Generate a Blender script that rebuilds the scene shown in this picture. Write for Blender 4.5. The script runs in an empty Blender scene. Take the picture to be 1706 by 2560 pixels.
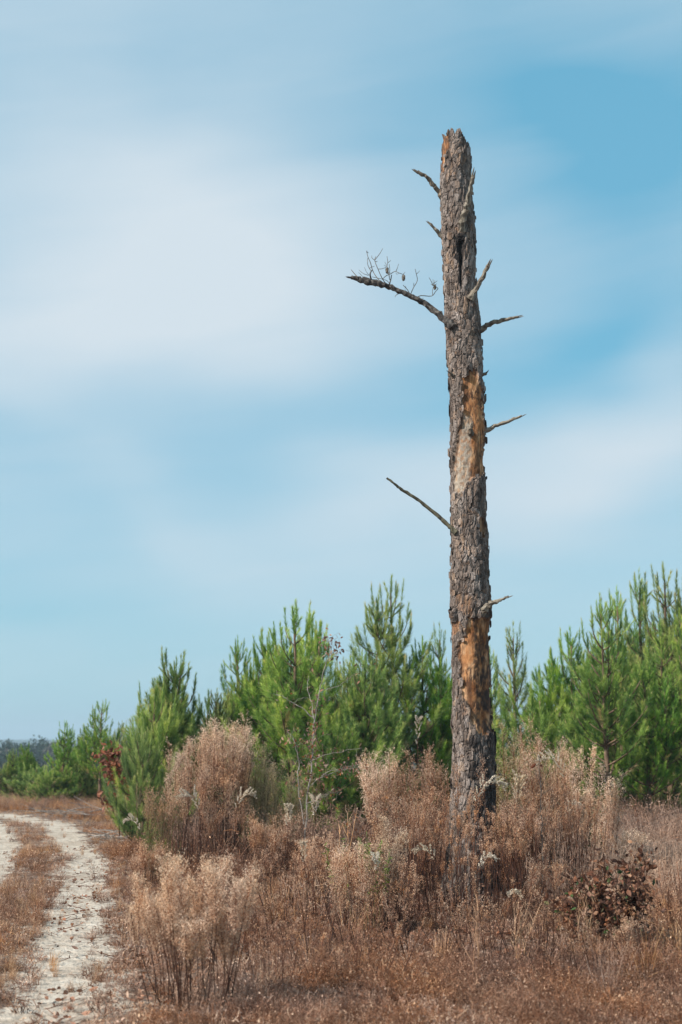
import bpy, math, numpy as np
from mathutils import noise as mn, Vector
PI = math.pi
sc = bpy.context.scene
COL = sc.collection
RNG = np.random.default_rng(7)

# ------------------------------------------------------------------ camera
EYE = 1.6; TH = math.radians(9.42); F = 3555.6; CX, CY = 853.0, 1280.0
def ray(px, py):
    dx = (px-CX)/F; dy = -(py-CY)/F
    return np.array([dx, math.cos(TH)-dy*math.sin(TH), math.sin(TH)+dy*math.cos(TH)])
def P(px, py, Y):
    d = ray(px, py); return np.array([0, 0, EYE]) + d*(Y/d[1])
def G(px, py, z=0.0):
    d = ray(px, py); return np.array([0, 0, EYE]) + d*((z-EYE)/d[2])
def proj(p):
    p = np.asarray(p, float); x = p[..., 0]; y = p[..., 1]; z = p[..., 2]-EYE
    f = y*math.cos(TH)+z*math.sin(TH); u = -y*math.sin(TH)+z*math.cos(TH)
    return CX+F*x/f, CY-F*u/f

# ------------------------------------------------------------------ mesh helper
def nrm(v):
    return v/np.maximum(np.linalg.norm(v, axis=-1, keepdims=True), 1e-9)
class MB:
    def __init__(s): s.v = []; s.f = []; s.t = []; s.m = []; s.n = 0
    def add(s, v, f, tone=0.5, mat=0):
        v = np.asarray(v, float).reshape(-1, 3); f = np.asarray(f, int)
        s.v.append(v); s.t.append(np.broadcast_to(np.asarray(tone, float), (len(v),)).copy())
        s.f.append(f+s.n); s.m.append(np.full(len(f), mat)); s.n += len(v)
    def mesh(s, name, mats, smooth=False, attrs=None):
        me = bpy.data.meshes.new(name)
        v = np.concatenate(s.v); me.vertices.add(len(v)); me.vertices.foreach_set('co', v.ravel())
        loops = np.concatenate([f.ravel() for f in s.f])
        sizes = np.concatenate([np.full(len(f), f.shape[1]) for f in s.f])
        starts = np.concatenate([[0], np.cumsum(sizes)[:-1]])
        me.loops.add(len(loops)); me.loops.foreach_set('vertex_index', loops.astype(np.int32))
        me.polygons.add(len(sizes)); me.polygons.foreach_set('loop_start', starts.astype(np.int32))
        me.polygons.foreach_set('material_index', np.concatenate(s.m).astype(np.int32))
        me.polygons.foreach_set('use_smooth', np.full(len(sizes), smooth))
        a = me.attributes.new('tone', 'FLOAT', 'POINT'); a.data.foreach_set('value', np.concatenate(s.t).astype(np.float32))
        for k, arr in (attrs or {}).items():
            a = me.attributes.new(k, 'FLOAT', 'POINT'); a.data.foreach_set('value', np.asarray(arr, np.float32))
        for m in (mats if isinstance(mats, (list, tuple)) else [mats]): me.materials.append(m)
        me.update(calc_edges=True); me.validate()
        return me
    def build(s, name, mats, parent=None, smooth=False, attrs=None):
        o = bpy.data.objects.new(name, s.mesh(name, mats, smooth, attrs)); COL.objects.link(o)
        if parent: o.parent = parent
        return o

def perp(d, rng):
    r = rng.normal(size=d.shape); return nrm(np.cross(d, r))
def ribbons(mb, pts, w, tone, rng, mat=0):
    """pts (n,k,3), w (n,k) half width"""
    n, k, _ = pts.shape
    if n == 0: return
    d = nrm(pts[:, -1]-pts[:, 0]); s = perp(d, rng)[:, None, :]
    w = np.broadcast_to(w, (n, k))[..., None]
    v = np.stack([pts-s*w, pts+s*w], 2).reshape(-1, 3)
    base = (np.arange(n)*k*2)[:, None]+(np.arange(k-1)*2)[None, :]
    f = np.stack([base, base+1, base+3, base+2], -1).reshape(-1, 4)
    tone = np.broadcast_to(tone, (n, k)); mb.add(v, f, np.repeat(tone.reshape(-1), 2), mat)
def specks(mb, p, size, tone, rng, mat=0, aspect=1.8, d=None):
    n = len(p)
    if n == 0: return
    if d is None: d = nrm(rng.normal(size=(n, 3)))
    s = perp(d, rng); size = np.broadcast_to(size, (n,))[:, None]
    a = d*size*aspect; b = s*size
    v = np.stack([p-a*0.5, p+b*0.5, p+a*0.5, p-b*0.5], 1).reshape(-1, 3)
    f = (np.arange(n)*4)[:, None]+np.arange(4)[None, :]
    mb.add(v, f, np.repeat(np.broadcast_to(tone, (n,)), 4), mat)
def needles(mb, p, d, L, w, tone, rng, mat=0):
    s = perp(d, rng); n = len(p)
    L = np.broadcast_to(L, (n,))[:, None]
    v = np.stack([p-s*w, p+s*w, p+d*L], 1).reshape(-1, 3)
    f = (np.arange(n)*3)[:, None]+np.arange(3)[None, :]
    mb.add(v, f, np.repeat(np.broadcast_to(tone, (n,)), 3), mat)
def leaves(mb, p, d, size, tone, rng, mat=0, wide=.5):
    """bent pointed leaf of 6 verts, 2+2 faces"""
    n = len(p)
    if n == 0: return
    s = perp(d, rng); up = np.cross(d, s); L = np.broadcast_to(size, (n,))[:, None]; W = L*wide*.5
    bend = rng.uniform(-.25, .35, (n, 1))*L
    a = p; m1 = p+d*L*.35; m2 = p+d*L*.7+up*bend*.5; t = p+d*L+up*bend
    v = np.stack([a, m1-s*W+up*W*.4, m1, m1+s*W+up*W*.4, m2-s*W*.85+up*W*.3, m2, m2+s*W*.85+up*W*.3, t], 1).reshape(-1, 3)
    b = (np.arange(n)*8)[:, None]
    tt = np.repeat(np.broadcast_to(tone, (n,)), 8)
    q = np.concatenate([b+np.array([1, 2, 5, 4]), b+np.array([2, 3, 6, 5])])
    tr = np.concatenate([b+np.array([0, 2, 1]), b+np.array([0, 3, 2]), b+np.array([4, 5, 7]), b+np.array([5, 6, 7])])
    n0 = mb.n; mb.add(v, q, tt, mat); mb.f.append(tr+n0); mb.m.append(np.full(len(tr), mat))
def tube(mb, pts, rad, sides=5, tone=0.5, mat=0, cap=True, rough=0., rng=None):
    pts = np.asarray(pts, float); k = len(pts); rad = np.broadcast_to(rad, (k,))
    d = nrm(np.gradient(pts, axis=0)); ref = np.array([0.31, 0.9, 0.13]) if abs(d[0][1]) < .9 else np.array([1., 0, .1])
    s = nrm(np.cross(d, ref)); u = np.cross(d, s)
    a = np.arange(sides)*2*PI/sides
    R = rad[:, None]*np.ones(sides)[None]
    if rough and rng is not None: R = R*(1+rng.uniform(-rough, rough, R.shape))
    v = pts[:, None]+R[..., None]*(np.cos(a)[None, :, None]*s[:, None]+np.sin(a)[None, :, None]*u[:, None])
    i = np.arange(k-1)[:, None]*sides; j = np.arange(sides)[None]; j2 = (j+1) % sides
    f = np.stack([i+j, i+j2, i+sides+j2, i+sides+j], -1).reshape(-1, 4)
    tn = np.repeat(np.broadcast_to(tone, (k,)), sides)
    n0 = mb.n; mb.add(v.reshape(-1, 3), f, tn, mat)
    if cap:
        c = [np.arange(sides)[None, ::-1]+n0, (np.arange(sides)+(k-1)*sides)[None]+n0]
        for q in c: mb.f.append(q); mb.m.append(np.full(1, mat))
def smoothpts(pts, k=4):
    """Catmull-Rom resample"""
    p = np.asarray(pts, float)
    if len(p) < 3: return np.array([p[0]+(p[-1]-p[0])*t for t in np.linspace(0, 1, k+1)])
    q = np.vstack([2*p[0]-p[1], p, 2*p[-1]-p[-2]]); out = []
    for i in range(1, len(q)-2):
        for t in np.arange(k)/k:
            a, b, c, d = q[i-1], q[i], q[i+1], q[i+2]
            out.append(.5*((2*b)+(c-a)*t+(2*a-5*b+4*c-d)*t*t+(3*b-a-3*c+d)*t**3))
    out.append(p[-1]); return np.array(out)

def tag(o, label=None, cat=None, group=None, kind=None):
    if label: o['label'] = label
    if cat: o['category'] = cat
    if group: o['group'] = group
    if kind: o['kind'] = kind
    return o
def thing(name, label, cat, loc=(0, 0, 0), rz=0, group=None):
    o = bpy.data.objects.new(name, None); COL.objects.link(o); o.empty_display_size = .2
    o.location = loc; o.rotation_euler = (0, 0, rz); return tag(o, label, cat, group)

# ------------------------------------------------------------------ materials
def lin(r, g, b):
    f = lambda c: ((c/255+.055)/1.055)**2.4 if c > 10 else c/255/12.92
    return (f(r), f(g), f(b), 1)
class NT:
    def __init__(s, name):
        s.m = bpy.data.materials.new(name); s.m.use_nodes = True; s.t = s.m.node_tree
        s.b = s.t.nodes['Principled BSDF']; s.out = s.t.nodes['Material Output']
        s.b.inputs['Roughness'].default_value = .85
        s.b.inputs['Specular IOR Level'].default_value = .25
    def n(s, typ, **kw):
        x = s.t.nodes.new(typ)
        for k, v in kw.items():
            if k.startswith('i_'): x.inputs[k[2:].replace('_', ' ')].default_value = v
            else: setattr(x, k, v)
        return x
    def l(s, a, b): s.t.links.new(a, b)
    def attr(s, name='tone'): return s.n('ShaderNodeAttribute', attribute_name=name).outputs['Fac']
    def pos(s): return s.n('ShaderNodeNewGeometry').outputs['Position']
    def noise(s, scale, detail=3, rough=.55, vec=None, sc3=None, out='Fac'):
        x = s.n('ShaderNodeTexNoise'); x.inputs['Scale'].default_value = scale; x.inputs['Detail'].default_value = detail
        x.inputs['Roughness'].default_value = rough
        v = vec if vec is not None else s.pos()
        if sc3:
            m = s.n('ShaderNodeVectorMath', operation='MULTIPLY'); m.inputs[1].default_value = sc3; s.l(v, m.inputs[0]); v = m.outputs[0]
        s.l(v, x.inputs['Vector']); return x.outputs[out]
    def ramp(s, fac, stops, interp='LINEAR'):
        r = s.n('ShaderNodeValToRGB'); cr = r.color_ramp; cr.interpolation = interp
        while len(cr.elements) < len(stops): cr.elements.new(.5)
        for e, (p, c) in zip(cr.elements, stops): e.position = p; e.color = c if len(c) == 4 else (*c, 1)
        s.l(fac, r.inputs[0]); return r.outputs[0]
    def mix(s, fac, a, b, mode='MIX'):
        m = s.n('ShaderNodeMix', data_type='RGBA', blend_type=mode)
        for k, v in ((0, fac), (6, a), (7, b)):
            if isinstance(v, (int, float)): m.inputs[k].default_value = v
            elif isinstance(v, tuple): m.inputs[k].default_value = v
            else: s.l(v, m.inputs[k])
        return m.outputs[2]
    def math(s, op, a, b=0., c=None, clamp=False):
        m = s.n('ShaderNodeMath', operation=op, use_clamp=clamp)
        for k, v in ((0, a), (1, b), (2, c)):
            if v is None: continue
            if isinstance(v, (int, float)): m.inputs[k].default_value = v
            else: s.l(v, m.inputs[k])
        return m.outputs[0]
    def mapr(s, v, a, b, c=0., d=1.):
        m = s.n('ShaderNodeMapRange', clamp=True); s.l(v, m.inputs[0])
        for k, x in zip((1, 2, 3, 4), (a, b, c, d)): m.inputs[k].default_value = x
        return m.outputs[0]
    def col(s, c): s.l(c, s.b.inputs['Base Color'])
    def bump(s, h, st=.5, dist=.01):
        x = s.n('ShaderNodeBump'); x.inputs['Strength'].default_value = st; x.inputs['Distance'].default_value = dist
        s.l(h, x.inputs['Height']); s.l(x.outputs[0], s.b.inputs['Normal'])
    def transl(s, color, amt):
        t = s.n('ShaderNodeBsdfTranslucent'); s.l(color, t.inputs[0]) ; m = s.n('ShaderNodeMixShader'); m.inputs[0].default_value = amt
        s.l(s.b.outputs[0], m.inputs[1]); s.l(t.outputs[0], m.inputs[2]); s.l(m.outputs[0], s.out.inputs[0])

def foliage_mat(name, stops, transl=.3, nscale=.8, vary=.35, dark=(.75, .75, .75, 1), tint=(1.05, .98, .85, 1)):
    """tone -> colour ramp, plus plant-to-plant patch variation"""
    t = NT(name)
    c = t.ramp(t.attr(), stops)
    nz = t.mapr(t.noise(nscale, 3), .35, .65)
    c2 = t.mix(nz, c, t.mix(1., c, dark, 'MULTIPLY'))
    c2 = t.mix(t.mapr(t.noise(nscale*.8, 3, .6, None, (1.3, .7, 0)), .5, .68, 0, .8), c2, t.mix(1., c2, tint, 'MULTIPLY'))
    rnd = t.n('ShaderNodeObjectInfo').outputs['Random']
    hsv = t.n('ShaderNodeHueSaturation'); t.l(c2, hsv.inputs['Color'])
    t.l(t.mapr(rnd, 0, 1, 1-vary, 1+vary), hsv.inputs['Value'])
    t.l(t.mapr(t.noise(nscale*3, 2), .3, .7, .8, 1.15), hsv.inputs['Saturation'])
    t.col(hsv.outputs[0]); t.transl(hsv.outputs[0], transl); return t.m

def mat_needles():
    t = NT('pine_needles')
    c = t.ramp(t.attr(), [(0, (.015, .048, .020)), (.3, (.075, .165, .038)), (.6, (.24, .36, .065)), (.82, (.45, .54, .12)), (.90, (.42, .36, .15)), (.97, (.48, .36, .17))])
    rnd = t.n('ShaderNodeObjectInfo').outputs['Random']
    c = t.mix(t.mapr(rnd, 0, 1, 0., .45), c, t.mix(1., c, (.62, .9, .95, 1), 'MULTIPLY'))
    nz = t.mapr(t.noise(1.6, 3), .35, .7)
    c = t.mix(nz, c, t.mix(1., c, (1.22, 1.08, .8, 1), 'MULTIPLY'))
    r2 = t.math('FRACT', t.math('MULTIPLY', rnd, 7.31)); hs = t.n('ShaderNodeHueSaturation'); t.l(c, hs.inputs['Color'])
    t.l(t.mapr(r2, 0, 1, .478, .512), hs.inputs['Hue']); t.l(t.mapr(t.math('FRACT', t.math('MULTIPLY', rnd, 13.7)), 0, 1, .82, 1.35), hs.inputs['Value']); t.l(t.mapr(r2, 0, 1, .82, 1.05), hs.inputs['Saturation']); c = hs.outputs[0]
    t.b.inputs['Roughness'].default_value = .5
    t.col(c); t.transl(c, .35); return t.m
def mat_bark():
    t = NT('pine_bark_and_wood')
    pos = t.pos(); bare = t.attr('bare'); grey = t.attr('grey'); char_shade = t.attr('char_shade'); hgt = t.attr('tone')
    n1 = t.noise(9, 5, .6, pos, (1, 1, .35)); n2 = t.noise(60, 4, .65, pos, (1, 1, .4)); n3 = t.noise(3, 3, .5, pos)
    bark = t.ramp(n1, [(.28, (.060, .042, .033)), (.43, (.155, .118, .098)), (.56, (.25, .202, .175)), (.75, (.34, .285, .25))])
    ce = t.attr('cell'); bark = t.mix(1., bark, t.ramp(ce, [(0, (.62, .56, .52)), (.4, (.95, .93, .92)), (.8, (1.35, 1.35, 1.38)), (1, (1.5, 1.25, 1.0))]), 'MULTIPLY')
    bark = t.mix(t.mapr(t.noise(14, 3, .5, pos), .60, .70, 0, .65), bark, (.30, .17, .10, 1))
    bark = t.mix(t.mapr(n2, .35, .6, .45, 0), bark, (.07, .055, .05, 1))
    bark = t.mix(t.mapr(hgt, .0, .45, .85, 0), bark, (.020, .015, .013, 1))
    wood = t.ramp(t.noise(10, 4, .6, pos, (1.3, 1.3, .5)), [(.32, (.20, .070, .022)), (.5, (.44, .20, .082)), (.66, (.60, .36, .20))])
    specklefac = t.mapr(t.noise(34, 5, .75, pos, (1, 1, .28)), .45, .54, 0, .93)
    wood = t.mix(t.math('MULTIPLY', specklefac, t.mapr(t.noise(5, 3, .5, pos), .34, .54)), wood, (.06, .03, .02, 1))
    gw = t.ramp(t.noise(16, 4, .6, pos), [(.3, (.20, .15, .115)), (.6, (.42, .35, .28))])
    gw = t.mix(t.mapr(t.noise(60, 3, .6, pos), .55, .66, 0, .6), gw, (.14, .10, .08, 1))
    wood = t.mix(grey, wood, gw)
    c = t.mix(bare, bark, wood); c = t.mix(t.math('MULTIPLY', bare, t.mapr(t.noise(7, 4, .6, pos, (1, 1, .15)), .52, .60, 0, .8)), c, (.10, .045, .022, 1))
    c = t.mix(char_shade, c, t.mix(n2, (.012, .010, .010, 1), (.05, .038, .034, 1)))
    t.col(c); t.b.inputs['Roughness'].default_value = .9
    v = t.n('ShaderNodeTexVoronoi'); v.feature = 'DISTANCE_TO_EDGE'; v.inputs['Scale'].default_value = 30
    mm = t.n('ShaderNodeVectorMath', operation='MULTIPLY'); mm.inputs[1].default_value = (1, 1, .45); t.l(pos, mm.inputs[0]); t.l(mm.outputs[0], v.inputs['Vector'])
    h = t.math('ADD', t.math('MULTIPLY', t.mapr(v.outputs[0], 0, .12), t.math('SUBTRACT', 1., bare)), n2)
    t.bump(h, .8, .012); return t.m
def mat_wood(name, stops, scale=25, stretch=(1, 1, .3), bump=.5):
    t = NT(name); n = t.noise(scale, 4, .6, None, stretch); t.col(t.ramp(n, stops)); t.bump(n, bump, .006); return t.m

SOILC = dict(a=(.045, .026, .018, 1), b=(.13, .078, .054, 1), c=(.27, .19, .145, 1))
def soil(t):
    n1 = t.noise(1.3, 4, .6); n2 = t.noise(22, 5, .7); n3 = t.noise(.22, 2)
    c = t.ramp(n2, [(.32, SOILC['a']), (.52, SOILC['b']), (.7, SOILC['c'])])
    c = t.mix(t.mapr(n1, .4, .65, 0, .6), c, (.20, .115, .075, 1))
    c = t.mix(t.mapr(n3, .45, .6, 0, .5), c, (.24, .145, .095, 1))
    return c, n2
def mat_ground():
    t = NT('dry_soil'); c, n2 = soil(t); t.col(c); t.bump(n2, .9, .05); return t.m
def mat_track():
    t = NT('sandy_track'); c, n2 = soil(t)
    m = t.attr('rut'); n = t.noise(1.7, 5, .68); nf = t.noise(11, 5, .75)
    f = t.math('ADD', m, t.math('MULTIPLY', t.math('SUBTRACT', n, .5), 2.6)); f = t.math('ADD', f, t.math('MULTIPLY', t.math('SUBTRACT', nf, .5), 1.3))
    f = t.mapr(f, .42, .72)
    sand = t.ramp(t.noise(5, 5, .65), [(.3, (.36, .285, .22)), (.5, (.54, .455, .37)), (.7, (.64, .565, .48))])
    sand = t.mix(t.mapr(t.noise(45, 4, .7), .56, .68, 0, .7), sand, (.22, .15, .11, 1))
    sand = t.mix(t.mapr(t.noise(.9, 4, .6), .5, .7, 0, .55), sand, (.36, .27, .20, 1))
    t.col(t.mix(f, c, sand))
    t.bump(t.math('ADD', t.noise(9, 5, .6), t.math('MULTIPLY', nf, .6)), 1., .08); return t.m

M = {}
M['needle'] = mat_needles(); M['bark'] = mat_bark()
M['stub'] = mat_wood('weathered_branch', [(.3, (.06, .045, .034)), (.5, (.16, .125, .095)), (.7, (.30, .25, .19))])
M['stubpale'] = mat_wood('pale_branch', [(.3, (.08, .06, .045)), (.55, (.24, .20, .155)), (.75, (.38, .335, .28))], 30)
M['stubdark'] = mat_wood('dark_branch', [(.3, (.020, .017, .016)), (.5, (.06, .05, .045)), (.7, (.16, .14, .12))], 30, (1, 1, 1), .9)
M['stubgreen'] = mat_wood('algae_branch', [(.3, (.03, .026, .02)), (.52, (.09, .078, .05)), (.75, (.17, .155, .10))], 25)
M['twig'] = mat_wood('thin_twig', [(.3, (.07, .06, .052)), (.7, (.20, .17, .14))], 30)
M['cone'] = mat_wood('cone_scales', [(.3, (.09, .07, .055)), (.7, (.28, .235, .19))], 90, (1, 1, 1), 1)
M['hole'] = mat_wood('black_hollow', [(.3, (.006, .005, .005)), (.7, (.03, .025, .022))], 30)  # near-black colour for the inside of the knot hole
M['pinebark'] = mat_wood('young_pine_bark', [(.3, (.06, .04, .028)), (.55, (.16, .10, .065)), (.75, (.30, .20, .14))], 14, (1, 1, .5))
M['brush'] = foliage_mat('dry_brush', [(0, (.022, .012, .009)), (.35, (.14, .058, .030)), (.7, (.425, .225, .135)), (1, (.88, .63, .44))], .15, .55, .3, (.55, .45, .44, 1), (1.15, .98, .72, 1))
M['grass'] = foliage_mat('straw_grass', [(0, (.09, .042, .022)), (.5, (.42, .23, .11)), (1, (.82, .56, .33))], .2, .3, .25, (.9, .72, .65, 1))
M['palegrass'] = foliage_mat('pale_grass', [(0, (.09, .052, .038)), (.5, (.36, .225, .16)), (1, (.66, .48, .37))], .2, .5, .25, (.85, .78, .78, 1))
M['stem'] = foliage_mat('weed_stem', [(0, (.012, .007, .005)), (.5, (.075, .027, .015)), (1, (.32, .125, .062))], .05, 1.5, .3)
M['stemgreen'] = foliage_mat('greenish_stem', [(0, (.05, .04, .02)), (.5, (.10, .085, .03)), (1, (.26, .17, .09))], .1, 1.5, .3)
M['head'] = foliage_mat('seed_head', [(0, (.17, .078, .042)), (.5, (.54, .32, .20)), (1, (.93, .72, .53))], .3, 1.2, .15, (.9, .82, .78, 1))
M['headgreen'] = foliage_mat('greenish_seed_head', [(0, (.15, .13, .05)), (.5, (.36, .28, .15)), (1, (.60, .48, .30))], .35, 1.2, .15, (.9, .85, .78, 1))
M['plume'] = foliage_mat('pale_plume', [(0, (.42, .34, .25)), (.5, (.70, .61, .49)), (1, (.88, .80, .68))], .35, 1.5, .1, (.9, .85, .82, 1))
M['deadleaf'] = foliage_mat('dead_leaf', [(0, (.05, .022, .014)), (.35, (.17, .075, .045)), (.6, (.33, .17, .11)), (.8, (.50, .34, .25)), (.93, (.42, .12, .04)), (1, (.07, .11, .035))], .3, 2, .2)
M['rustleaf'] = foliage_mat('rust_leaf', [(0, (.12, .035, .018)), (.5, (.30, .105, .055)), (1, (.48, .22, .14))], .3, 2, .1)
M['bushleaf'] = foliage_mat('mixed_leaf', [(0, (.025, .011, .008)), (.3, (.12, .05, .03)), (.55, (.30, .13, .075)), (.80, (.48, .29, .19)), (.83, (.045, .09, .03)), (.9, (.10, .16, .05)), (1, (.50, .13, .03))], .3, 2, .2)
M['greenweed'] = foliage_mat('green_weed', [(0, (.07, .10, .02)), (1, (.27, .34, .08))], .35, 2, .2)
M['greytree'] = foliage_mat('bare_far_trees', [(0, (.06, .056, .05)), (.45, (.14, .13, .115)), (.55, (.016, .036, .024)), (1, (.035, .065, .035))], .1, .02, .1)
M['ridge'] = mat_wood('wooded_ridge', [(.3, (.018, .04, .03)), (.7, (.04, .07, .045))], .01, (1, 1, 1), .2)
M['ground'] = mat_ground(); M['track'] = mat_track()

# ------------------------------------------------------------------ terrain
def gh(x, y):
    x = np.asarray(x, float); y = np.asarray(y, float)
    h = .035*np.sin(x*.9+1.3)*np.cos(y*.7)+.05*np.sin(x*.31+y*.23)*np.sin(y*.37-.5)
    r = np.sqrt(x*x+y*y); t = np.clip((r-70)/170, 0, 1); return h-11*t*t*(3-2*t)
def rut_pts():
    px = [(138, 2560), (190, 2300), (212, 2200), (202, 2130), (150, 2080), (75, 2055)]
    w = [G(*p)[:2] for p in px]
    return np.array([[-.2, -12], [-.75, 2]]+[list(a) for a in w]+[[-10.5, 37.5], [-17, 40.5], [-30, 44], [-60, 52]])
RUT = smoothpts(np.c_[rut_pts(), np.zeros(len(rut_pts()))], 14)[:, :2]
def cross(x, y):
    """signed distance to right rut centre, positive to its right; 0 = right rut, -1.35 = left rut"""
    q = np.stack([x, y], -1).reshape(-1, 2); out = np.empty(len(q))
    d = np.gradient(RUT, axis=0); d /= np.linalg.norm(d, axis=1, keepdims=True)
    for i in range(0, len(q), 4000):
        D = q[i:i+4000, None]-RUT[None]; r = (D**2).sum(-1); j = r.argmin(1)
        dd = D[np.arange(len(j)), j]; out[i:i+4000] = dd[:, 0]*d[j, 1]-dd[:, 1]*d[j, 0]
    return out.reshape(np.shape(x))
SEP = 1.22
def rutness(c):
    return np.maximum(np.exp(-(c/.54)**2), np.exp(-((c+SEP)/.46)**2))

def build_ground():
    mb = MB()
    ys = np.concatenate([np.arange(-20, 6, 2), np.arange(6, 30, .35), np.arange(30, 80, 1.5), np.geomspace(80, 2800, 40)])
    u = np.linspace(-1, 1, 121); X = []; 
    for y in ys: X.append(np.sign(u)*np.abs(u)**1.6*max(30, min(abs(y)*1.1+10, 2500)))
    X = np.array(X); Y = np.repeat(ys[:, None], 121, 1)
    v = np.stack([X, Y, gh(X, Y)], -1); n, m = X.shape
    i = np.arange(n-1)[:, None]*m+np.arange(m-1)[None]
    f = np.stack([i, i+1, i+m+1, i+m], -1).reshape(-1, 4)
    mb.add(v.reshape(-1, 3), f); o = mb.build('ground', M['ground'], smooth=True); tag(o, kind='structure')
    # track strip
    mb = MB(); d = np.gradient(RUT, axis=0); d /= np.linalg.norm(d, axis=1, keepdims=True); nr = np.stack([d[:, 1], -d[:, 0]], -1)
    cs = np.linspace(-2.4, 1.1, 71); V = RUT[:, None]+nr[:, None]*cs[None, :, None]
    C = np.repeat(cs[None], len(RUT), 0); r = rutness(C)
    edge = np.clip(np.minimum(C+2.4, 1.1-C)/.15, 0, 1)
    z = gh(V[..., 0], V[..., 1])+.012+.03*edge*(1-r)-.03*(1-edge)
    n, m = C.shape; i = np.arange(n-1)[:, None]*m+np.arange(m-1)[None]
    f = np.stack([i, i+1, i+m+1, i+m], -1).reshape(-1, 4)
    mb.add(np.concatenate([V, z[..., None]], -1).reshape(-1, 3), f)
    o = mb.build('dirt_track', M['track'], smooth=True, attrs={'rut': r.ravel()}); tag(o, kind='structure')
build_ground()

# ------------------------------------------------------------------ the dead pine snag
TY = 15.3
OUT = [(335, 1106, 1178), (400, 1105, 1177), (450, 1102, 1178), (484, 1101, 1179), (540, 1104, 1185), (591, 1106, 1190), (683, 1111, 1189), (740, 1113, 1193), (809, 1115, 1202), (912, 1122, 1206), (1000, 1126, 1212),
       (1080, 1129, 1216), (1150, 1125, 1213), (1250, 1127, 1214), (1350, 1128, 1218), (1450, 1127, 1220), (1520, 1123, 1226), (1545, 1124, 1228), (1580, 1129, 1223), (1700, 1130, 1227), (1800, 1131, 1229), (1860, 1132, 1237), (1950, 1130, 1238), (2100, 1124, 1241), (2200, 1108, 1250), (2300, 1085, 1268)]
def build_snag():
    rng = np.random.default_rng(3)
    base = P(1180, 2265, TY); root = thing('dead_pine_snag', 'tall dead pine trunk with broken top, peeling bark and bare stub branches', 'dead tree', (base[0], TY, 0))
    inv = np.array([-base[0], -TY, 0])
    py = np.array([o[0] for o in OUT], float)
    zl = np.array([P((o[1]+o[2])/2, o[0], TY)[2] for o in OUT]); cxs = np.array([P((o[1]+o[2])/2, o[0], TY)[0] for o in OUT])
    rr = np.array([(P(o[2], o[0], TY)[0]-P(o[1], o[0], TY)[0])/2 for o in OUT])
    od = np.argsort(zl); zl, cxs, rr = zl[od], cxs[od], rr[od]
    NS = 132; NR = 660
    ztop = P(1140, 380, TY)[2]
    zs = np.linspace(-.15, ztop, NR)
    phi = np.arange(NS)*2*PI/NS
    tops = [(1100, 348), (1106, 346), (1112, 343), (1125, 332), (1130, 338), (1134, 350), (1139, 337), (1146, 338), (1154, 350), (1160, 357), (1169, 367), (1178, 375), (1190, 380)]
    xt = np.interp(ztop, zl, cxs)+np.interp(ztop, zl, rr)*np.cos(phi)
    pxs = CX+(xt)/ (P(854, 350, TY)[0]-P(853, 350, TY)[0])
    tp = np.interp(pxs, [a for a, b in tops], [b for a, b in tops])
    tz = np.array([P(1140, q, TY)[2] for q in tp])+rng.uniform(-.03, .03, NS)*np.where(np.sin(phi) > 0, 2.5, .6)
    rows = [np.repeat(z, NS) for z in zs]
    for t in np.linspace(.12, 1, 10): rows.append(ztop+(tz-ztop)*t)
    Z = np.array(rows); TT = Z.shape[0]
    C = np.interp(Z, zl, cxs); R = np.interp(Z, zl, rr); PH = np.repeat(phi[None], TT, 0)
    R = R*(1+.03*np.sin(PH*3+Z*.7)+.02*np.sin(PH*5-Z*1.3))
    # picture position of the front surface -> wood patches
    X = C+R*np.cos(PH); Yv = R*np.sin(PH)      # sin<0 faces the camera
    px, pyy = proj(np.stack([X, TY+Yv, Z], -1)); front = np.sin(PH) < .15
    h1 = np.zeros(Z.shape); edge = np.zeros(Z.shape); ww = np.zeros(Z.shape); w2 = np.zeros(Z.shape); cell = np.zeros(Z.shape)
    for i in range(TT):
        for j in range(NS):
            x, y, z = R[i, j]*math.cos(phi[j]), R[i, j]*math.sin(phi[j]), Z[i, j]
            w = mn.noise((x*9, y*9, z*5)); u = mn.noise((x*16, y*16+7, z*10))
            dist, cp = mn.voronoi((x/.048+w*1.2, y/.048+w*.9, z/.15+w*1.2))
            e = dist[1]-dist[0]; edge[i, j] = e; cell[i, j] = (cp[0][0]*12.9+cp[0][1]*78.2+cp[0][2]*37.7) % 1.0; h1[i, j] = u; ww[i, j] = w; w2[i, j] = mn.noise((x*30, y*30, z*25))
    def poly(pts, soft=5, amp=7):
        """signed inside-ness of picture polygon, ragged edge"""
        qx = px+h1*amp+w2*amp*.5; qy = pyy+ww*amp*2.2+w2*amp
        pts = np.array(pts, float); ins = np.zeros(px.shape, bool); dmin = np.full(px.shape, 1e9)
        for a, b in zip(pts, np.roll(pts, -1, 0)):
            c = ((a[1] > qy) != (b[1] > qy)) & (qx < (b[0]-a[0])*(qy-a[1])/(b[1]-a[1]+1e-9)+a[0]); ins ^= c
            e = b-a; t = np.clip(((qx-a[0])*e[0]+(qy-a[1])*e[1])/(e@e+1e-9), 0, 1)
            dmin = np.minimum(dmin, np.hypot(qx-a[0]-t*e[0], qy-a[1]-t*e[1]))
        return np.where(front, np.clip(.5+np.where(ins, dmin, -dmin)/soft, 0, 1), 0)
    bare = poly([(1186, 918), (1196, 935), (1206, 960), (1211, 1000), (1217, 1060), (1220, 1180), (1200, 1185), (1180, 1200), (1150, 1240), (1135, 1225), (1130, 1190), (1135, 1130), (1144, 1080), (1157, 1040), (1155, 980), (1152, 942), (1172, 942), (1174, 925)], 4)
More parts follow.
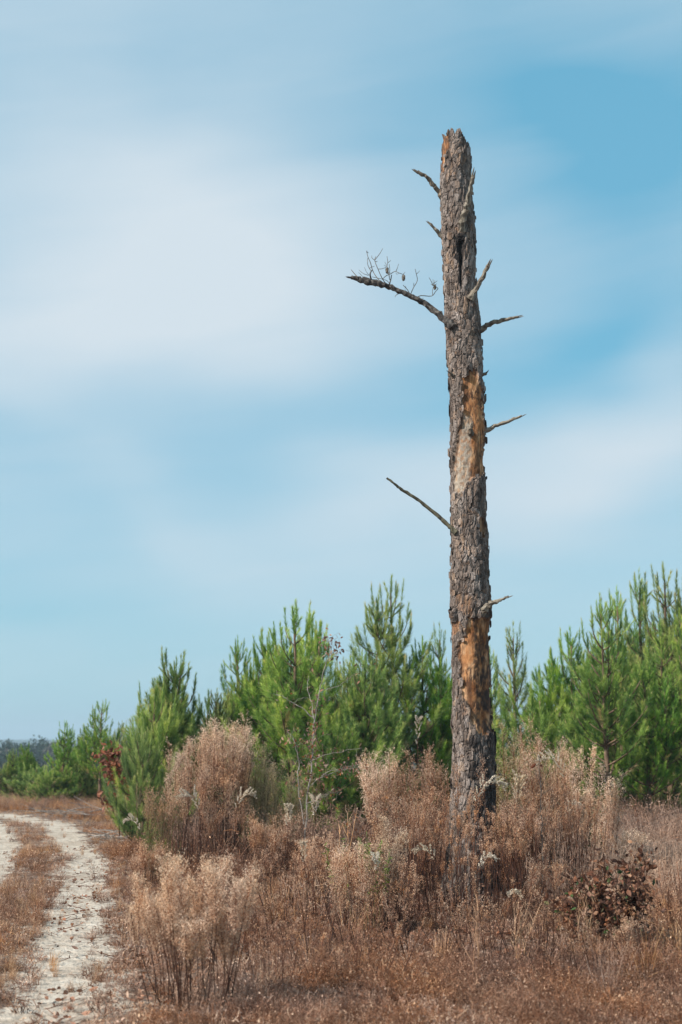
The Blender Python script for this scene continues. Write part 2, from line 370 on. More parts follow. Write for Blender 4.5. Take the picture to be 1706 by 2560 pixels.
    bare = np.maximum(bare, poly([(1152, 1600), (1164, 1590), (1172, 1545), (1195, 1548), (1230, 1545), (1240, 1700), (1235, 1830), (1215, 1835), (1180, 1825), (1172, 1770), (1155, 1740), (1150, 1700), (1155, 1660), (1146, 1640)], 4))
    bare = np.maximum(bare, poly([(1100, 340), (1120, 338), (1122, 360), (1112, 400), (1108, 430), (1098, 430)], 3, 3))
    bare = np.maximum(bare, poly([(1198, 1300), (1208, 1292), (1215, 1320), (1214, 1350), (1205, 1345), (1200, 1320)], 3, 4))
    bare = np.maximum(bare, .6*poly([(1126, 1535), (1150, 1540), (1150, 1575), (1138, 1590), (1128, 1590)], 4, 5))
    bare = np.maximum(bare, .35*poly([(1140, 1480), (1180, 1490), (1176, 1540), (1150, 1535), (1138, 1510)], 5, 6))
    bare = np.maximum(bare, np.where(~front, np.clip((ww+.2*h1-.25)*9, 0, 1), 0))
    grey = (.45+.5*(w2 > -.05))*poly([(1160, 1035), (1180, 1035), (1182, 1090), (1176, 1180), (1180, 1215), (1150, 1250), (1125, 1240), (1128, 1120), (1145, 1075)], 8)
    char_shade = np.clip(poly([(1182, 1545), (1190, 1640), (1186, 1700), (1196, 1700), (1200, 1620), (1196, 1545)], 8, 8)*.8, 0, 1)*(w2 > -.25)
    char_shade = np.maximum(char_shade, poly([(1204, 1840), (1236, 1825), (1260, 1830), (1260, 2280), (1205, 2290), (1193, 2120), (1190, 2020), (1172, 1930), (1176, 1850)], 14, 20)*np.clip(.75+.9*h1+.5*w2, .2, .95))
    char_shade = np.maximum(char_shade, poly([(1200, 1600), (1212, 1640), (1240, 1560), (1240, 1850), (1196, 1850), (1194, 1700)], 9, 10)*np.clip(.45+1.6*h1+1.2*w2, 0, .85))
    char_shade = np.maximum(char_shade, .6*poly([(1115, 2080), (1200, 2060), (1200, 2320), (1060, 2320)], 30, 25)*(h1 > -.3))
    char_shade = np.maximum(char_shade, poly([(1136, 600), (1150, 585), (1162, 590), (1164, 620), (1158, 650), (1156, 720), (1150, 720), (1148, 660), (1140, 630)], 3, 2))  # shade in the cleft below the front stub, painted through this mask
    groove = poly([(1146, 600), (1158, 600), (1160, 630), (1155, 660), (1155, 715), (1150, 715), (1149, 650), (1143, 620)], 5, 2)
    plate = np.clip(edge/.22, 0, 1)
    disp = (plate-.6)*.014+.006*(cell-.5)+.008*ww+.007*h1+.005*w2
    disp = np.where(bare > 0, disp*(1-bare)+bare*(-.024+.003*h1+.004*w2), disp)-.045*groove
    low = np.clip((1.0-Z)/1.0, 0, 1); disp += low*.012*ww
    rim = np.clip((edge-.1)/.5, 0, 1)
    R2 = R+disp
    tone = np.where(bare > .5, .6, np.clip(plate*.8+.15*h1+.1, 0, 1))
    V = np.stack([C+R2*np.cos(PH), TY+R2*np.sin(PH), Z], -1)
    mb = MB(); i = np.arange(TT-1)[:, None]*NS; j = np.arange(NS)[None]; j2 = (j+1) % NS
    f = np.stack([i+j, i+j2, i+NS+j2, i+NS+j], -1).reshape(-1, 4)
    mb.add(V.reshape(-1, 3)+inv, f, tone.ravel()); A = dict(bare=bare.ravel(), grey=grey.ravel(), char_shade=char_shade.ravel(), cell=cell.ravel())
    def ext(n, b, g, c): A['cell'] = np.r_[A['cell'], np.full(n, rng.random())]; A['bare'] = np.r_[A['bare'], np.full(n, b)]; A['grey'] = np.r_[A['grey'], np.full(n, g)]; A['char_shade'] = np.r_[A['char_shade'], np.full(n, c)]
    # splintered inside of the broken top
    c0 = np.array([C[-1].mean(), TY]); rings = [V[-1]]
    for s, dz in ((.86, -.01), (.72, -.07), (.4, -.10), (.02, -.13)):
        q = V[-1].copy(); q[:, :2] = c0+(q[:, :2]-c0)*s; q[:, 2] = q[:, 2]*1.+dz+rng.uniform(-.05, .03, NS)*(s > .1)
        if s < .1: q[:, 2] = V[-1][:, 2].mean()-.15
        rings.append(q)
    rg = np.array(rings); i = np.arange(len(rg)-1)[:, None]*NS
    f = np.stack([i+j, i+j2, i+NS+j2, i+NS+j], -1).reshape(-1, 4); mb.add(rg.reshape(-1, 3)+inv, f, .6); ext(len(rg)*NS, 1, .5, 0)
    # lifted bark flakes
    nfl = 1100; k = 0
    while k < nfl:
        ii = rng.integers(10, NR-4); jj = rng.integers(0, NS)
        nb_ = bare[min(ii+3, NR-1), jj]+bare[ii-3, jj]+bare[ii, (jj+3) % NS]+bare[ii, jj-3]
        if bare[ii, jj] > .3 or groove[ii, jj] > .1 or (k > 900 and nb_ < .5): continue
        a = phi[jj]; n = np.array([math.cos(a), math.sin(a), 0]); t = np.array([-math.sin(a), math.cos(a), 0]); p = V[ii, jj]+n*.002
        L = rng.uniform(.04, .13); W = rng.uniform(.014, .04); lift = rng.uniform(.002, .010)*(1.7 if rng.random() < .12 or nb_ > .5 else 1); sg = rng.choice([-1, 1]); up = np.array([0, 0, 1.])
        side = t*sg
        # plate: attached along one edge, lifted on the other; thick
        a0 = p-up*L/2-side*W*.3; b0 = p+up*L/2*rng.uniform(.6, 1)-side*W*.3; a1 = p-up*L/2*rng.uniform(.4, 1)+side*W+n*lift; b1 = p+up*L/2*rng.uniform(.5, 1)+side*W+n*lift
        m1 = (a1+b1)/2+side*W*rng.uniform(-.1, .4); th = -n*.0025
        vv = np.array([a0, b0, b1, m1, a1]); vv = np.vstack([vv, vv+th])
        n0 = mb.n; mb.add(vv+inv, [[0, 4, 3, 1], [5, 6, 8, 9]], rng.uniform(.55, 1)); mb.f.append(np.array([[1, 3, 2], [6, 7, 8]])+n0); mb.m.append(np.zeros(2, int))
        mb.f.append(np.array([[4, 9, 8, 3], [3, 8, 7, 2], [0, 5, 9, 4], [1, 2, 7, 6]])+n0); mb.m.append(np.zeros(4, int))
        ext(10, 0, 0, char_shade[ii, jj]); k += 1
    mb.build('trunk', M['bark'], root, smooth=False, attrs=A)

    def limb(name, pix, rads, mat, ys, sides=8, rough=.24, split=0, k=5, label=None):
        """pix polyline, rads source px radii, ys depth offset"""
        s = TY/F*1.03
        pts = np.array([P(a, b, TY+y) for (a, b), y in zip(pix, ys)])
        q = smoothpts(pts, k); r = np.interp(np.linspace(0, 1, len(q)), np.linspace(0, 1, len(rads)), rads)*s; r = r*(1+.55*np.exp(-np.linspace(0, 14, len(q))))
        q[1:-1] += rng.normal(0, .15, q[1:-1].shape)*r[1:-1, None]
        m = MB(); tube(m, q+inv, r, sides, .5, 0, True, rough, rng)
        d = nrm(q[-1]-q[-3]); 
        for e in range(split):
            o = perp(d[None], rng)[0]*r[-1]*.6; L = rng.uniform(1.5, 4)*r[-1]+.01
            tube(m, np.array([q[-1]+o-d*.02, q[-1]+o+d*L*.6, q[-1]+o*1.1+d*L])+inv, np.array([r[-1]*.55, r[-1]*.35, r[-1]*.06]), 4)
        o = m.build(name, mat, root)
        if label: o['label'] = label
        return o, q
    limb('branch_stub', [(1106, 491), (1085, 464), (1071, 446), (1044, 429)], [6.5, 6, 5, 4.5], M['stub'], [0, -.05, -.08, -.1], split=3, label='forked grey stub near the top')
    limb('branch_stub', [(1149, 590), (1160, 548), (1169, 508), (1177, 470), (1184, 437)], [8, 8.5, 7, 5.5, 4.5], M['stubpale'], [-.12, -.26, -.36, -.44, -.5], split=2, label='steep stub hugging the front of the trunk')
    limb('branch_stub', [(1109, 594), (1090, 574), (1075, 559)], [5.5, 4.5, 3], M['stubpale'], [0, -.04, -.06], split=3)
    big, bq = limb('branch', [(1133, 818), (1105, 793), (1068, 762), (1030, 742), (991, 724), (962, 713), (934, 708), (905, 699), (878, 694)], [7, 7.5, 6.5, 6, 5.5, 7, 8.5, 7.5, 3.5], M['stubdark'], [-.16, -.1, -.06, -.05, -.05, -.05, -.05, -.05, -.05], 9, .3, 3, label='long dark branch reaching left with twigs and cones')
    limb('branch_stub', [(1175, 748), (1192, 720), (1208, 690), (1221, 664)], [7, 5.5, 5.2, 4.8], M['stub'], [-.17, -.22, -.26, -.3], split=2)
    limb('branch_stub', [(1200, 824), (1230, 808), (1262, 799), (1296, 792)], [6.5, 6, 5, 3.0], M['stub'], [0, -.02, -.05, -.08], split=2)
    limb('branch_stub', [(1208, 1081), (1237, 1066), (1272, 1053), (1305, 1039)], [6.5, 4.8, 4.2, 2.6], M['stubpale'], [-.02, -.04, -.06, -.1], split=2)
    limb('branch_stub', [(1141, 1332), (1120, 1312), (1091, 1286), (1052, 1255), (1010, 1227), (988, 1211), (967, 1195)], [5, 4.6, 4.6, 3.8, 3.6, 3.0, 2.6], M['stubgreen'], [-.14, -.12, -.1, -.1, -.12, -.15, -.16], label='long thin bare branch slanting up to the left')
    limb('branch_stub', [(1202, 1536), (1213, 1521), (1231, 1508), (1252, 1500), (1272, 1491)], [7.5, 8, 6, 3.6, 2.8], M['stubpale'], [-.14, -.2, -.24, -.27, -.3], split=1, label='pale forked stub low on the right')
    limb('broken_knot', [(1204, 935), (1212, 936), (1218, 930)], [5, 4, 2], M['stub'], [-.02, -.04, -.05], split=2)
    limb('broken_knot', [(1132, 938), (1127, 933), (1121, 929)], [4, 3, 1.5], M['stub'], [-.13, -.15, -.17], split=2)
    limb('broken_knot', [(1178, 1084), (1177, 1073), (1180, 1064)], [6, 5, 3.5], M['stub'], [-.17, -.21, -.23], split=2)
    # collar of bark round a black knot hole, low on the left
    c = P(1136, 1526, TY-.13); m = MB(); n = nrm(np.array([-.45, -.55, .55])); s = nrm(np.cross(n, [0, 0, 1.])); u = np.cross(s, n)
    NN = 20; a = np.arange(NN)*2*PI/NN; rings = []
    for rad, off in ((.085, -.07), (.066, -.01), (.052, .03), (.040, .035), (.034, 0), (.02, -.05), (.001, -.07)):
        jit = 1+rng.uniform(-.16, .16, NN)*(off > -.02)
        rings.append(c+n*(off+rng.uniform(-.012, .012, NN)*(off > 0))[:, None] if False else c+n*off+(np.cos(a)[:, None]*s+np.sin(a)[:, None]*u*1.25)*rad*jit[:, None]+n*(rng.uniform(-.012, .012, NN)*(off > 0))[:, None])
    rg = np.array(rings); i = np.arange(len(rg)-1)[:, None]*NN; j = np.arange(NN)[None]; j2 = (j+1) % NN
    ff = np.stack([i+j, i+j2, i+NN+j2, i+NN+j], -1).reshape(-1, 4)
    m.add(rg[:4].reshape(-1, 3)+inv, ff[:3*NN], .6); mm = m.n; col = m
    col.build('knot_collar', M['bark'], root, attrs=dict(bare=np.zeros(mm), grey=np.zeros(mm), char_shade=np.full(mm, .25), cell=np.full(mm, .4)))
    m = MB(); i = np.arange(3)[:, None]*NN; m.add(rg[3:].reshape(-1, 3)+inv, np.stack([i+j, i+j2, i+NN+j2, i+NN+j], -1).reshape(-1, 4)); m.build('knot_hole', M['hole'], root)
    # bark lips beside the groove, and peeling slabs on the silhouette
    # twigs on the long branch (zoom coordinates of the 5.6x crop at 850,600)
    z = lambda L: [(850+a/5.6, 600+b/5.6) for a, b in L]
    TW = [([(250, 520), (200, 465), (160, 415)], 1.6), ([(250, 520), (190, 505), (165, 490)], .7), ([(325, 520), (290, 480), (262, 455)], .7), ([(400, 495), (330, 470), (268, 420)], .9),
          ([(455, 590), (430, 520), (425, 470), (447, 425)], 3.2), ([(410, 495), (370, 440), (345, 382)], .8), ([(660, 625), (560, 570), (470, 450), (430, 320), (395, 240), (377, 165)], 1.5),
          ([(390, 315), (386, 270), (398, 250)], .9), ([(432, 425), (400, 370), (385, 318)], 1.2), ([(415, 395), (450, 378), (485, 365)], .9), ([(377, 165), (400, 180)], 1.3), ([(377, 165), (376, 150)], 1.3),
          ([(655, 620), (600, 550), (540, 420), (490, 290), (505, 230)], 1.4), ([(490, 285), (450, 250), (448, 218)], .9), ([(495, 275), (560, 190), (600, 120)], 1.1), ([(495, 300), (520, 305), (520, 292)], .9),
          ([(535, 405), (580, 405), (645, 385)], 1.1), ([(695, 520), (680, 450), (660, 370), (672, 310), (660, 228)], 1.3), ([(672, 320), (715, 285)], .9), ([(655, 355), (630, 308)], .7), ([(655, 375), (620, 352)], .8),
          ([(690, 630), (712, 560), (725, 490)], 2.4), ([(690, 600), (640, 560), (450, 515)], 1.1), ([(700, 560), (690, 490), (700, 420), (690, 340)], 1.2), ([(605, 540), (650, 500), (720, 470), (770, 440), (830, 462), (885, 482)], 1.3),
          ([(785, 440), (805, 395), (822, 335)], 1.0), ([(785, 460), (800, 480), (830, 465)], .6), ([(885, 482), (915, 450)], .9), ([(720, 470), (712, 455)], .6),
          ([(985, 765), (950, 700), (885, 630)], 1.5), ([(930, 680), (920, 645)], .9), ([(925, 745), (910, 680)], .6), ([(990, 760), (1030, 670), (1085, 570), (1072, 480), (1055, 405)], 1.3), ([(1072, 480), (1120, 430)], .8), ([(1035, 645), (1035, 600)], .9),
          ([(1080, 805), (1140, 778), (1285, 785), (1340, 720), (1375, 680), (1340, 650)], 1.5), ([(1298, 770), (1300, 700), (1308, 660)], 1.0), ([(1305, 640), (1280, 580), (1250, 525)], 1.1), ([(1308, 640), (1305, 550)], .9), ([(1315, 635), (1330, 565)], .8), ([(1315, 610), (1365, 570)], .8),
          ([(1300, 635), (1275, 615)], .8), ([(1330, 640), (1355, 610)], .7), ([(1090, 815), (1160, 825), (1165, 810)], .8), ([(820, 755), (790, 770), (772, 798)], 1.2)]
    for q, r in TW:
        m = MB(); pts = [P(a, b, TY-.05+.03*math.sin(n_*1.7+a*.3)) for n_, (a, b) in enumerate(z(q))]
        tube(m, smoothpts(pts, 3)+inv, np.linspace(1, .6, len(smoothpts(pts, 3)))*r*.7*TY/F*1.05+.0007, 5)
        o = m.build('twig', M['stubdark'] if r > 2 else M['twig'], big)
    for (a, b, hh) in ((663, 428, 50), (893, 530, 50), (1330, 660, 42)):
        c = P(*z([(a, b)])[0], TY-.06); m = MB(); L = 2*hh/5.6*TY/F; W = L*.23; k = 11
        t = np.linspace(-.5, .5, k); prof = np.sqrt(np.clip(1-(2*t)**2, .01, 1))*(1+.25*t)
        tube(m, np.array([c+np.array([.1*x*L, 0, x*L]) for x in t])+inv, prof*W, 8)
        for g in range(60):
            tt = rng.uniform(-.45, .42); aa = rng.uniform(0, 2*PI); rad = W*math.sqrt(1-(2*tt)**2)*(1+.25*tt)
            p = c+np.array([math.cos(aa)*rad, math.sin(aa)*rad, tt*L]); specks(m, (p+inv)[None], .011, .5, rng, d=nrm(np.array([[math.cos(aa), math.sin(aa), .8]])), aspect=1.2)
        m.build('pine_cone', M['cone'], big)
    return root
build_snag()

# ------------------------------------------------------------------ pines
def pine_meshes(seed, h, spread, leaders=1, bare=.06, dens=1.0, up=1.0, candle=True):
    rng = np.random.default_rng(seed); W = MB(); S = []   # S: shoots (p, d, L)
    def rot(d, az):
        c, s = math.cos(az), math.sin(az); return np.array([d[0]*c-d[1]*s, d[0]*s+d[1]*c, d[2]])
    def dirv(az, el): return np.array([math.cos(az)*math.cos(el), math.sin(az)*math.cos(el), math.sin(el)])
    def shoot(p, d, L): S.append((p, nrm(d), L))
    def branch(p, az, L, e0, e1, r, th=0):
        n = 7; pts = [p]; 
        for i in range(n-1):
            el = e0+(e1-e0)*(i/(n-2))**1.2; az += rng.normal(0, .07); pts.append(pts[-1]+dirv(az, el)*L/(n-1))
        pts = np.array(pts); tube(W, pts, np.linspace(r, r*.35, n), 4, .5)
        def at(t): x = t*(n-1); i = min(int(x), n-2); return pts[i]+(pts[i+1]-pts[i])*(x-i), nrm(pts[i+1]-pts[i])
        shoot(pts[-1]-nrm(pts[-1]-pts[-2])*.12, pts[-1]-pts[-2]+np.array([0, 0, .1]), rng.uniform(.36, .56))
        k = max(1 if th > .7 else 2, int(L*(1-.22)/(.135 if th < .6 else .17)*dens)); sg = 1
        for t in np.linspace(.22, .95, k):
            q, d = at(min(.99, t+rng.uniform(-.03, .03))); sg = -sg
            dd = nrm(rot(d, sg*rng.uniform(.5, 1.15))+np.array([0, 0, rng.uniform(-.1, .35)]))
            l2 = rng.uniform(.16, .32)+.28*L*(1-t)*rng.uniform(.5, 1)
            if l2 > .38:
                e = q+dd*l2*.5; e2 = e+nrm(dd+np.array([0, 0, .5]))*l2*.5; tube(W, np.array([q, e, e2]), [r*.4, r*.3, r*.2], 3, .5)
                shoot(e2-dd*.05, dd+np.array([0, 0, .8]), .26); shoot(q+dd*.08, dd, .25)
                for s2 in (-1, 1): shoot(e, rot(dd, s2*.7)+np.array([0, 0, .4]), rng.uniform(.18, .28))
            else: shoot(q, dd, l2)
    def axis(x0, y0, z0, z1, spr, r0, full=True):
        n = 12; tz = np.linspace(0, 1, n); wob = rng.normal(0, .018, (n, 2)).cumsum(0)*.6; wob[0] = 0
        pts = np.c_[x0+wob[:, 0], y0+wob[:, 1], z0+(z1-.35-z0)*tz]; tube(W, pts, np.linspace(r0, .012, n), 6, .5)
        H = z1-z0; z = z0+bare*h if full else z0+.15; 
        while z < z1-.55:
            t = (z-z0)/H; q = np.array([np.interp(z, pts[:, 2], pts[:, i]) for i in range(2)]+[z])
            nb = rng.integers(4, 7) if t < .62 else rng.integers(3, 5); a0 = rng.uniform(0, 2*PI)
            for b in range(nb):
                L = spr*(1-t)**.72*rng.uniform(.65, 1.2)+.14
                el = rng.uniform(.05, .45)+.55*t; branch(q+np.array([0, 0, rng.uniform(-.06, .06)]), a0+b*2*PI/nb+rng.normal(0, .2), L, el*up, min(1.40, el+.35+.45*t), .008+.012*L, t)
            if rng.random() < .5:   # short growth between whorls
                shoot(q+np.array([0, 0, .12]), dirv(rng.uniform(0, 6.3), .6), .25)
            z += rng.uniform(.24, .40)*(.75+.25*h/5)*(1 if t < .6 else 1.3)
        top = pts[-1]; shoot(top-np.array([0, 0, .2]), np.array([rng.normal(0, .04), rng.normal(0, .04), 1]), .55)
        for k in range(rng.integers(3, 6)):
            az = rng.uniform(0, 6.3); zz = rng.uniform(-.35, .0); shoot(top+np.array([0, 0, zz]), dirv(az, rng.uniform(1.0, 1.3)), rng.uniform(.22, .38))
    axis(0, 0, 0, h, spread, .012+.012*h)
    for k in range(leaders-1):
        az = rng.uniform(0, 2*PI); z0 = h*rng.uniform(.35, .5); d = rng.uniform(.18, .34)*spread
        e = np.array([math.cos(az)*d, math.sin(az)*d]); tube(W, smoothpts([[0, 0, z0-.35], [e[0]*.7, e[1]*.7, z0-.05], [e[0], e[1], z0+.25]], 4), .014, 4)
        axis(e[0], e[1], z0+.2, h*rng.uniform(.84, .95), spread*.4, .016, False)
    # needles
    p = np.array([s[0] for s in S]); d = np.array([s[1] for s in S]); L = np.array([s[2] for s in S]); n = len(S)
    N = MB(); m = int(112*dens); t = rng.uniform(.0, 1, (n, m))**.85; cur = np.array([0, 0, 1.])
    d2 = nrm(d+cur*.30)
    pos = p[:, None]+(d[:, None]*(t*L[:, None])[..., None])+(d2-d)[:, None]*(t**2*L[:, None]*.6)[..., None]
    ax = nrm(d[:, None]*(1-t)[..., None]+d2[:, None]*t[..., None])
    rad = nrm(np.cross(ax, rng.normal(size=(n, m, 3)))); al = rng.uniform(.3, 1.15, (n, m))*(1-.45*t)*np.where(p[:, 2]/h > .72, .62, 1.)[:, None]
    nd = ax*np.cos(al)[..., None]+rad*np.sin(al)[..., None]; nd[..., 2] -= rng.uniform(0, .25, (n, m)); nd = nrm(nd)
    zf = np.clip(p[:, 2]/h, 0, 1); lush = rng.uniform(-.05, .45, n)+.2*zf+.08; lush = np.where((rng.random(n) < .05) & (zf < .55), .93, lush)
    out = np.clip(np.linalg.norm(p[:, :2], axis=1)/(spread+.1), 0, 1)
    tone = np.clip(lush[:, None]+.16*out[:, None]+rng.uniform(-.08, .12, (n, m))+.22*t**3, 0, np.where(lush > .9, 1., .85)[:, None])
    nl = rng.uniform(.11, .19, (n, m))*(1-.3*t)*np.where(p[:, 2]/h > .72, .8, 1.)[:, None]
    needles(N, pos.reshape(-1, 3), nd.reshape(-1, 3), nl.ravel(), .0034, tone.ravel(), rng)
    # candle buds
    if candle:
        e = p+d*L[:, None]+(d2-d)*(L*.6)[:, None]; sel = rng.random(n) < .6
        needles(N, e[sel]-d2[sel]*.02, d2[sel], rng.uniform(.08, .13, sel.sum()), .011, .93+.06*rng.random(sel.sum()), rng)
    return W.mesh('trunk', M['pinebark'], True), N.mesh('crown', M['needle'])

PROTO = {}
def proto(key):
    if key not in PROTO:
        a = dict(bushy=dict(seed=11, h=4.4, spread=1.25, leaders=3, bare=.12), tall=dict(seed=22, h=5.0, spread=1.15, leaders=2), slim=dict(seed=33, h=4.6, spread=.75, dens=.8, up=1.3),
                 sparse=dict(seed=44, h=4.4, spread=.8, dens=.62, up=1.35, bare=.25), multi=dict(seed=55, h=4.0, spread=1.15, leaders=4), small=dict(seed=66, h=2.9, spread=1.0, leaders=2, bare=.04),
                 open=dict(seed=77, h=5.2, spread=1.5, leaders=2, bare=.26, dens=.9), leggy=dict(seed=88, h=3.1, spread=.85, bare=.28, dens=.9), low=dict(seed=99, h=2.4, spread=1.1, leaders=2, bare=.02, dens=1.1))[key]
        PROTO[key] = (*pine_meshes(**a), a['h'])
    return PROTO[key]
def pine(key, px, topy, Y, rz, label, wide=1.0, group='young pines behind the weeds'):
    tr, cr, h = proto(key); t = P(px, topy, Y); g = float(gh(t[0], Y)); s = (t[2]-g)/h
    r = thing('pine_tree', label, 'pine tree', (t[0], Y, g-.03), rz, group)
    r.scale = (s*wide, s*wide, s)
    for nme, me in (('trunk', tr), ('crown', cr)):
        o = bpy.data.objects.new(nme, me); COL.objects.link(o); o.parent = r
PINES = [
 ('open', 1502, 1494, 24.5, .4, 'bushy young pine with a bare forked trunk showing, foremost of the right-hand pines', 1.05),
 ('tall', 1652, 1404, 27.5, 1.2, 'tallest young pine of the right-hand group, near the right edge', 1.1),
 ('slim', 1596, 1422, 29.5, 2.5, 'slim dark-tipped pine just left of the tallest right-hand pine', 1.1),
 ('slim', 1543, 1466, 29, 4.0, 'slim pine top between the forked pine and the tallest pine', 1.1),
 ('bushy', 1420, 1566, 27.5, .7, 'bright green bushy pine at the left end of the right-hand group', 1.15),
 ('open', 1712, 1515, 25.5, 2.0, 'dense pine cut by the right edge of the photo', 1.15),
 ('open', 1612, 1660, 25.0, 5.0, 'low broad pine under the tallest pine at the right', 1.2),
 ('low', 1355, 1690, 27, 1.0, 'small pine beside the gap right of the dead trunk', 1.0),
 ('sparse', 1287, 1552, 31, 3.1, 'thin sparse pine standing against sky right of the dead trunk', 1.15),
 ('slim', 1226, 1612, 29.5, 5.2, 'pine half hidden behind the right side of the dead trunk', 1.0),
 ('tall', 985, 1435, 27.5, 4.4, 'tallest pine left of the dead trunk, with a pointed leader', 1.1),
 ('bushy', 1062, 1590, 27.5, 3.3, 'bushy pine filling the space just left of the dead trunk', 1.1),
 ('sparse', 1100, 1556, 31, 1.3, 'sparse pine top peeking beside the left of the dead trunk', 1.0),
 ('multi', 915, 1640, 26, 2.2, 'low dense pine in front of the tallest middle pine', 1.2),
 ('bushy', 735, 1500, 26.5, 5.6, 'broad light green pine with twin tops behind the oak sapling', 1.15),
 ('tall', 766, 1528, 28.5, .2, 'pine with the second of the twin tops behind the oak sapling', .9),
 ('multi', 670, 1590, 27.5, 1.8, 'pine on the left flank of the broad twin-topped pine', 1.1),
 ('slim', 594, 1590, 31, .9, 'dark many-fingered pine between the twin-topped pine and the left bushy pine', 1.2),
 ('small', 848, 1700, 29.5, 4.9, 'small pine in the dip between the two highest middle pines', 1.1),
 ('multi', 445, 1640, 26.5, 3.7, 'bushy many-topped pine rising over the tall straw clump', 1.2),
 ('small', 385, 1700, 25, .3, 'bright pine sloping down left of the many-topped pine', .8),
 ('low', 362, 1800, 23.5, 2.6, 'low pine leaning towards the track edge beside the rust-leaved oak', .62),
 ('small', 520, 1730, 29, 5.5, 'pine in the shade right of the many-topped pine', 1.2),
 ('open', 254, 1750, 38, 1.5, 'pine with a bare dark lower trunk standing beside the track', 1.15),
 ('bushy', 308, 1800, 41, 4.2, 'darker pine just right of the bare-stemmed trackside pine', 1.1),
 ('tall', 212, 1812, 42, 2.9, 'small dark pine just left of the bare-stemmed trackside pine', 1.2),
 ('tall', 161, 1798, 41, .5, 'narrow olive pine standing against the distant wood', 1.25),
 ('multi', 60, 1862, 47, .8, 'dark pine in the hedge behind the track bend', 1.5),
 ('small', 180, 1870, 43, 3.8, 'bushy olive pine at the foot of the narrow olive pine', 1.5),
 ('small', 290, 1830, 43, .8, 'shaded pine filling the hedge behind the rust-leaved oak', 1.3),
 ('tall', 35, 1868, 44, 3.3, 'yellowish-green pine near the left edge by the track bend', 1.4),
 ('low', 95, 1905, 42, 1.1, 'low dark pine clump behind the track bend', 1.8),
 ('low', -10, 1905, 44, 4.1, 'low pine cut by the left edge of the photo', 1.8),
 ('low', 135, 1915, 40.5, 5.1, 'low yellow-tinged pine where the track bends', 1.6),
 ('small', 205, 1880, 42, 2.1, 'squat pine behind the narrow olive pine', 1.2),
 ('bushy', 1560, 1560, 32, 2.8, 'added pine deep in the shade behind the forked pine', 1.2),  # rear pines added so the gaps under the right-hand group go dark
 ('multi', 1680, 1580, 33, 4.8, 'added shaded pine behind the right edge of the group', 1.2),
 ('multi', 1470, 1640, 31, .1, 'added shaded pine behind the bright bushy right-hand pine', 1.2),
 ('bushy', 545, 1720, 27, 4.6, 'mid-green pine behind the tallest straw clump', 1.2),
 ('multi', 630, 1660, 28.5, 3.0, 'pine joining the dark many-fingered pine to the twin-topped pine', 1.2),
 ('multi', 860, 1655, 28, 1.0, 'pine between the twin-topped pine and the tallest middle pine', 1.1),
 ('low', 820, 1760, 24.5, 2.4, 'knee-high bright pine in front of the middle pines', 1.0),
 ('small', 1160, 1690, 30, 1.9, 'pine directly behind the dead trunk', 1.2),
 ('open', 1625, 1560, 30.5, 3.9, 'added bare-trunked pine in deep shade behind the low broad pine', 1.2),  # further rear rows added to darken the view between the trunks
 ('open', 1400, 1690, 30.5, 2.9, 'added shaded bare-trunked pine behind the bright bushy pine', 1.1),
 ('bushy', 1520, 1640, 35, 1.2, 'farthest added shaded pine between the right-hand trunks', 1.4),
 ('multi', 1640, 1640, 36, 2.2, 'farthest added shaded pine toward the right edge', 1.4),
 ('multi', 1840, 1500, 27, 1.9, 'pine just beyond the right edge of the photo', 1.2),
]
for a in PINES: pine(*a[:6], wide=a[6])

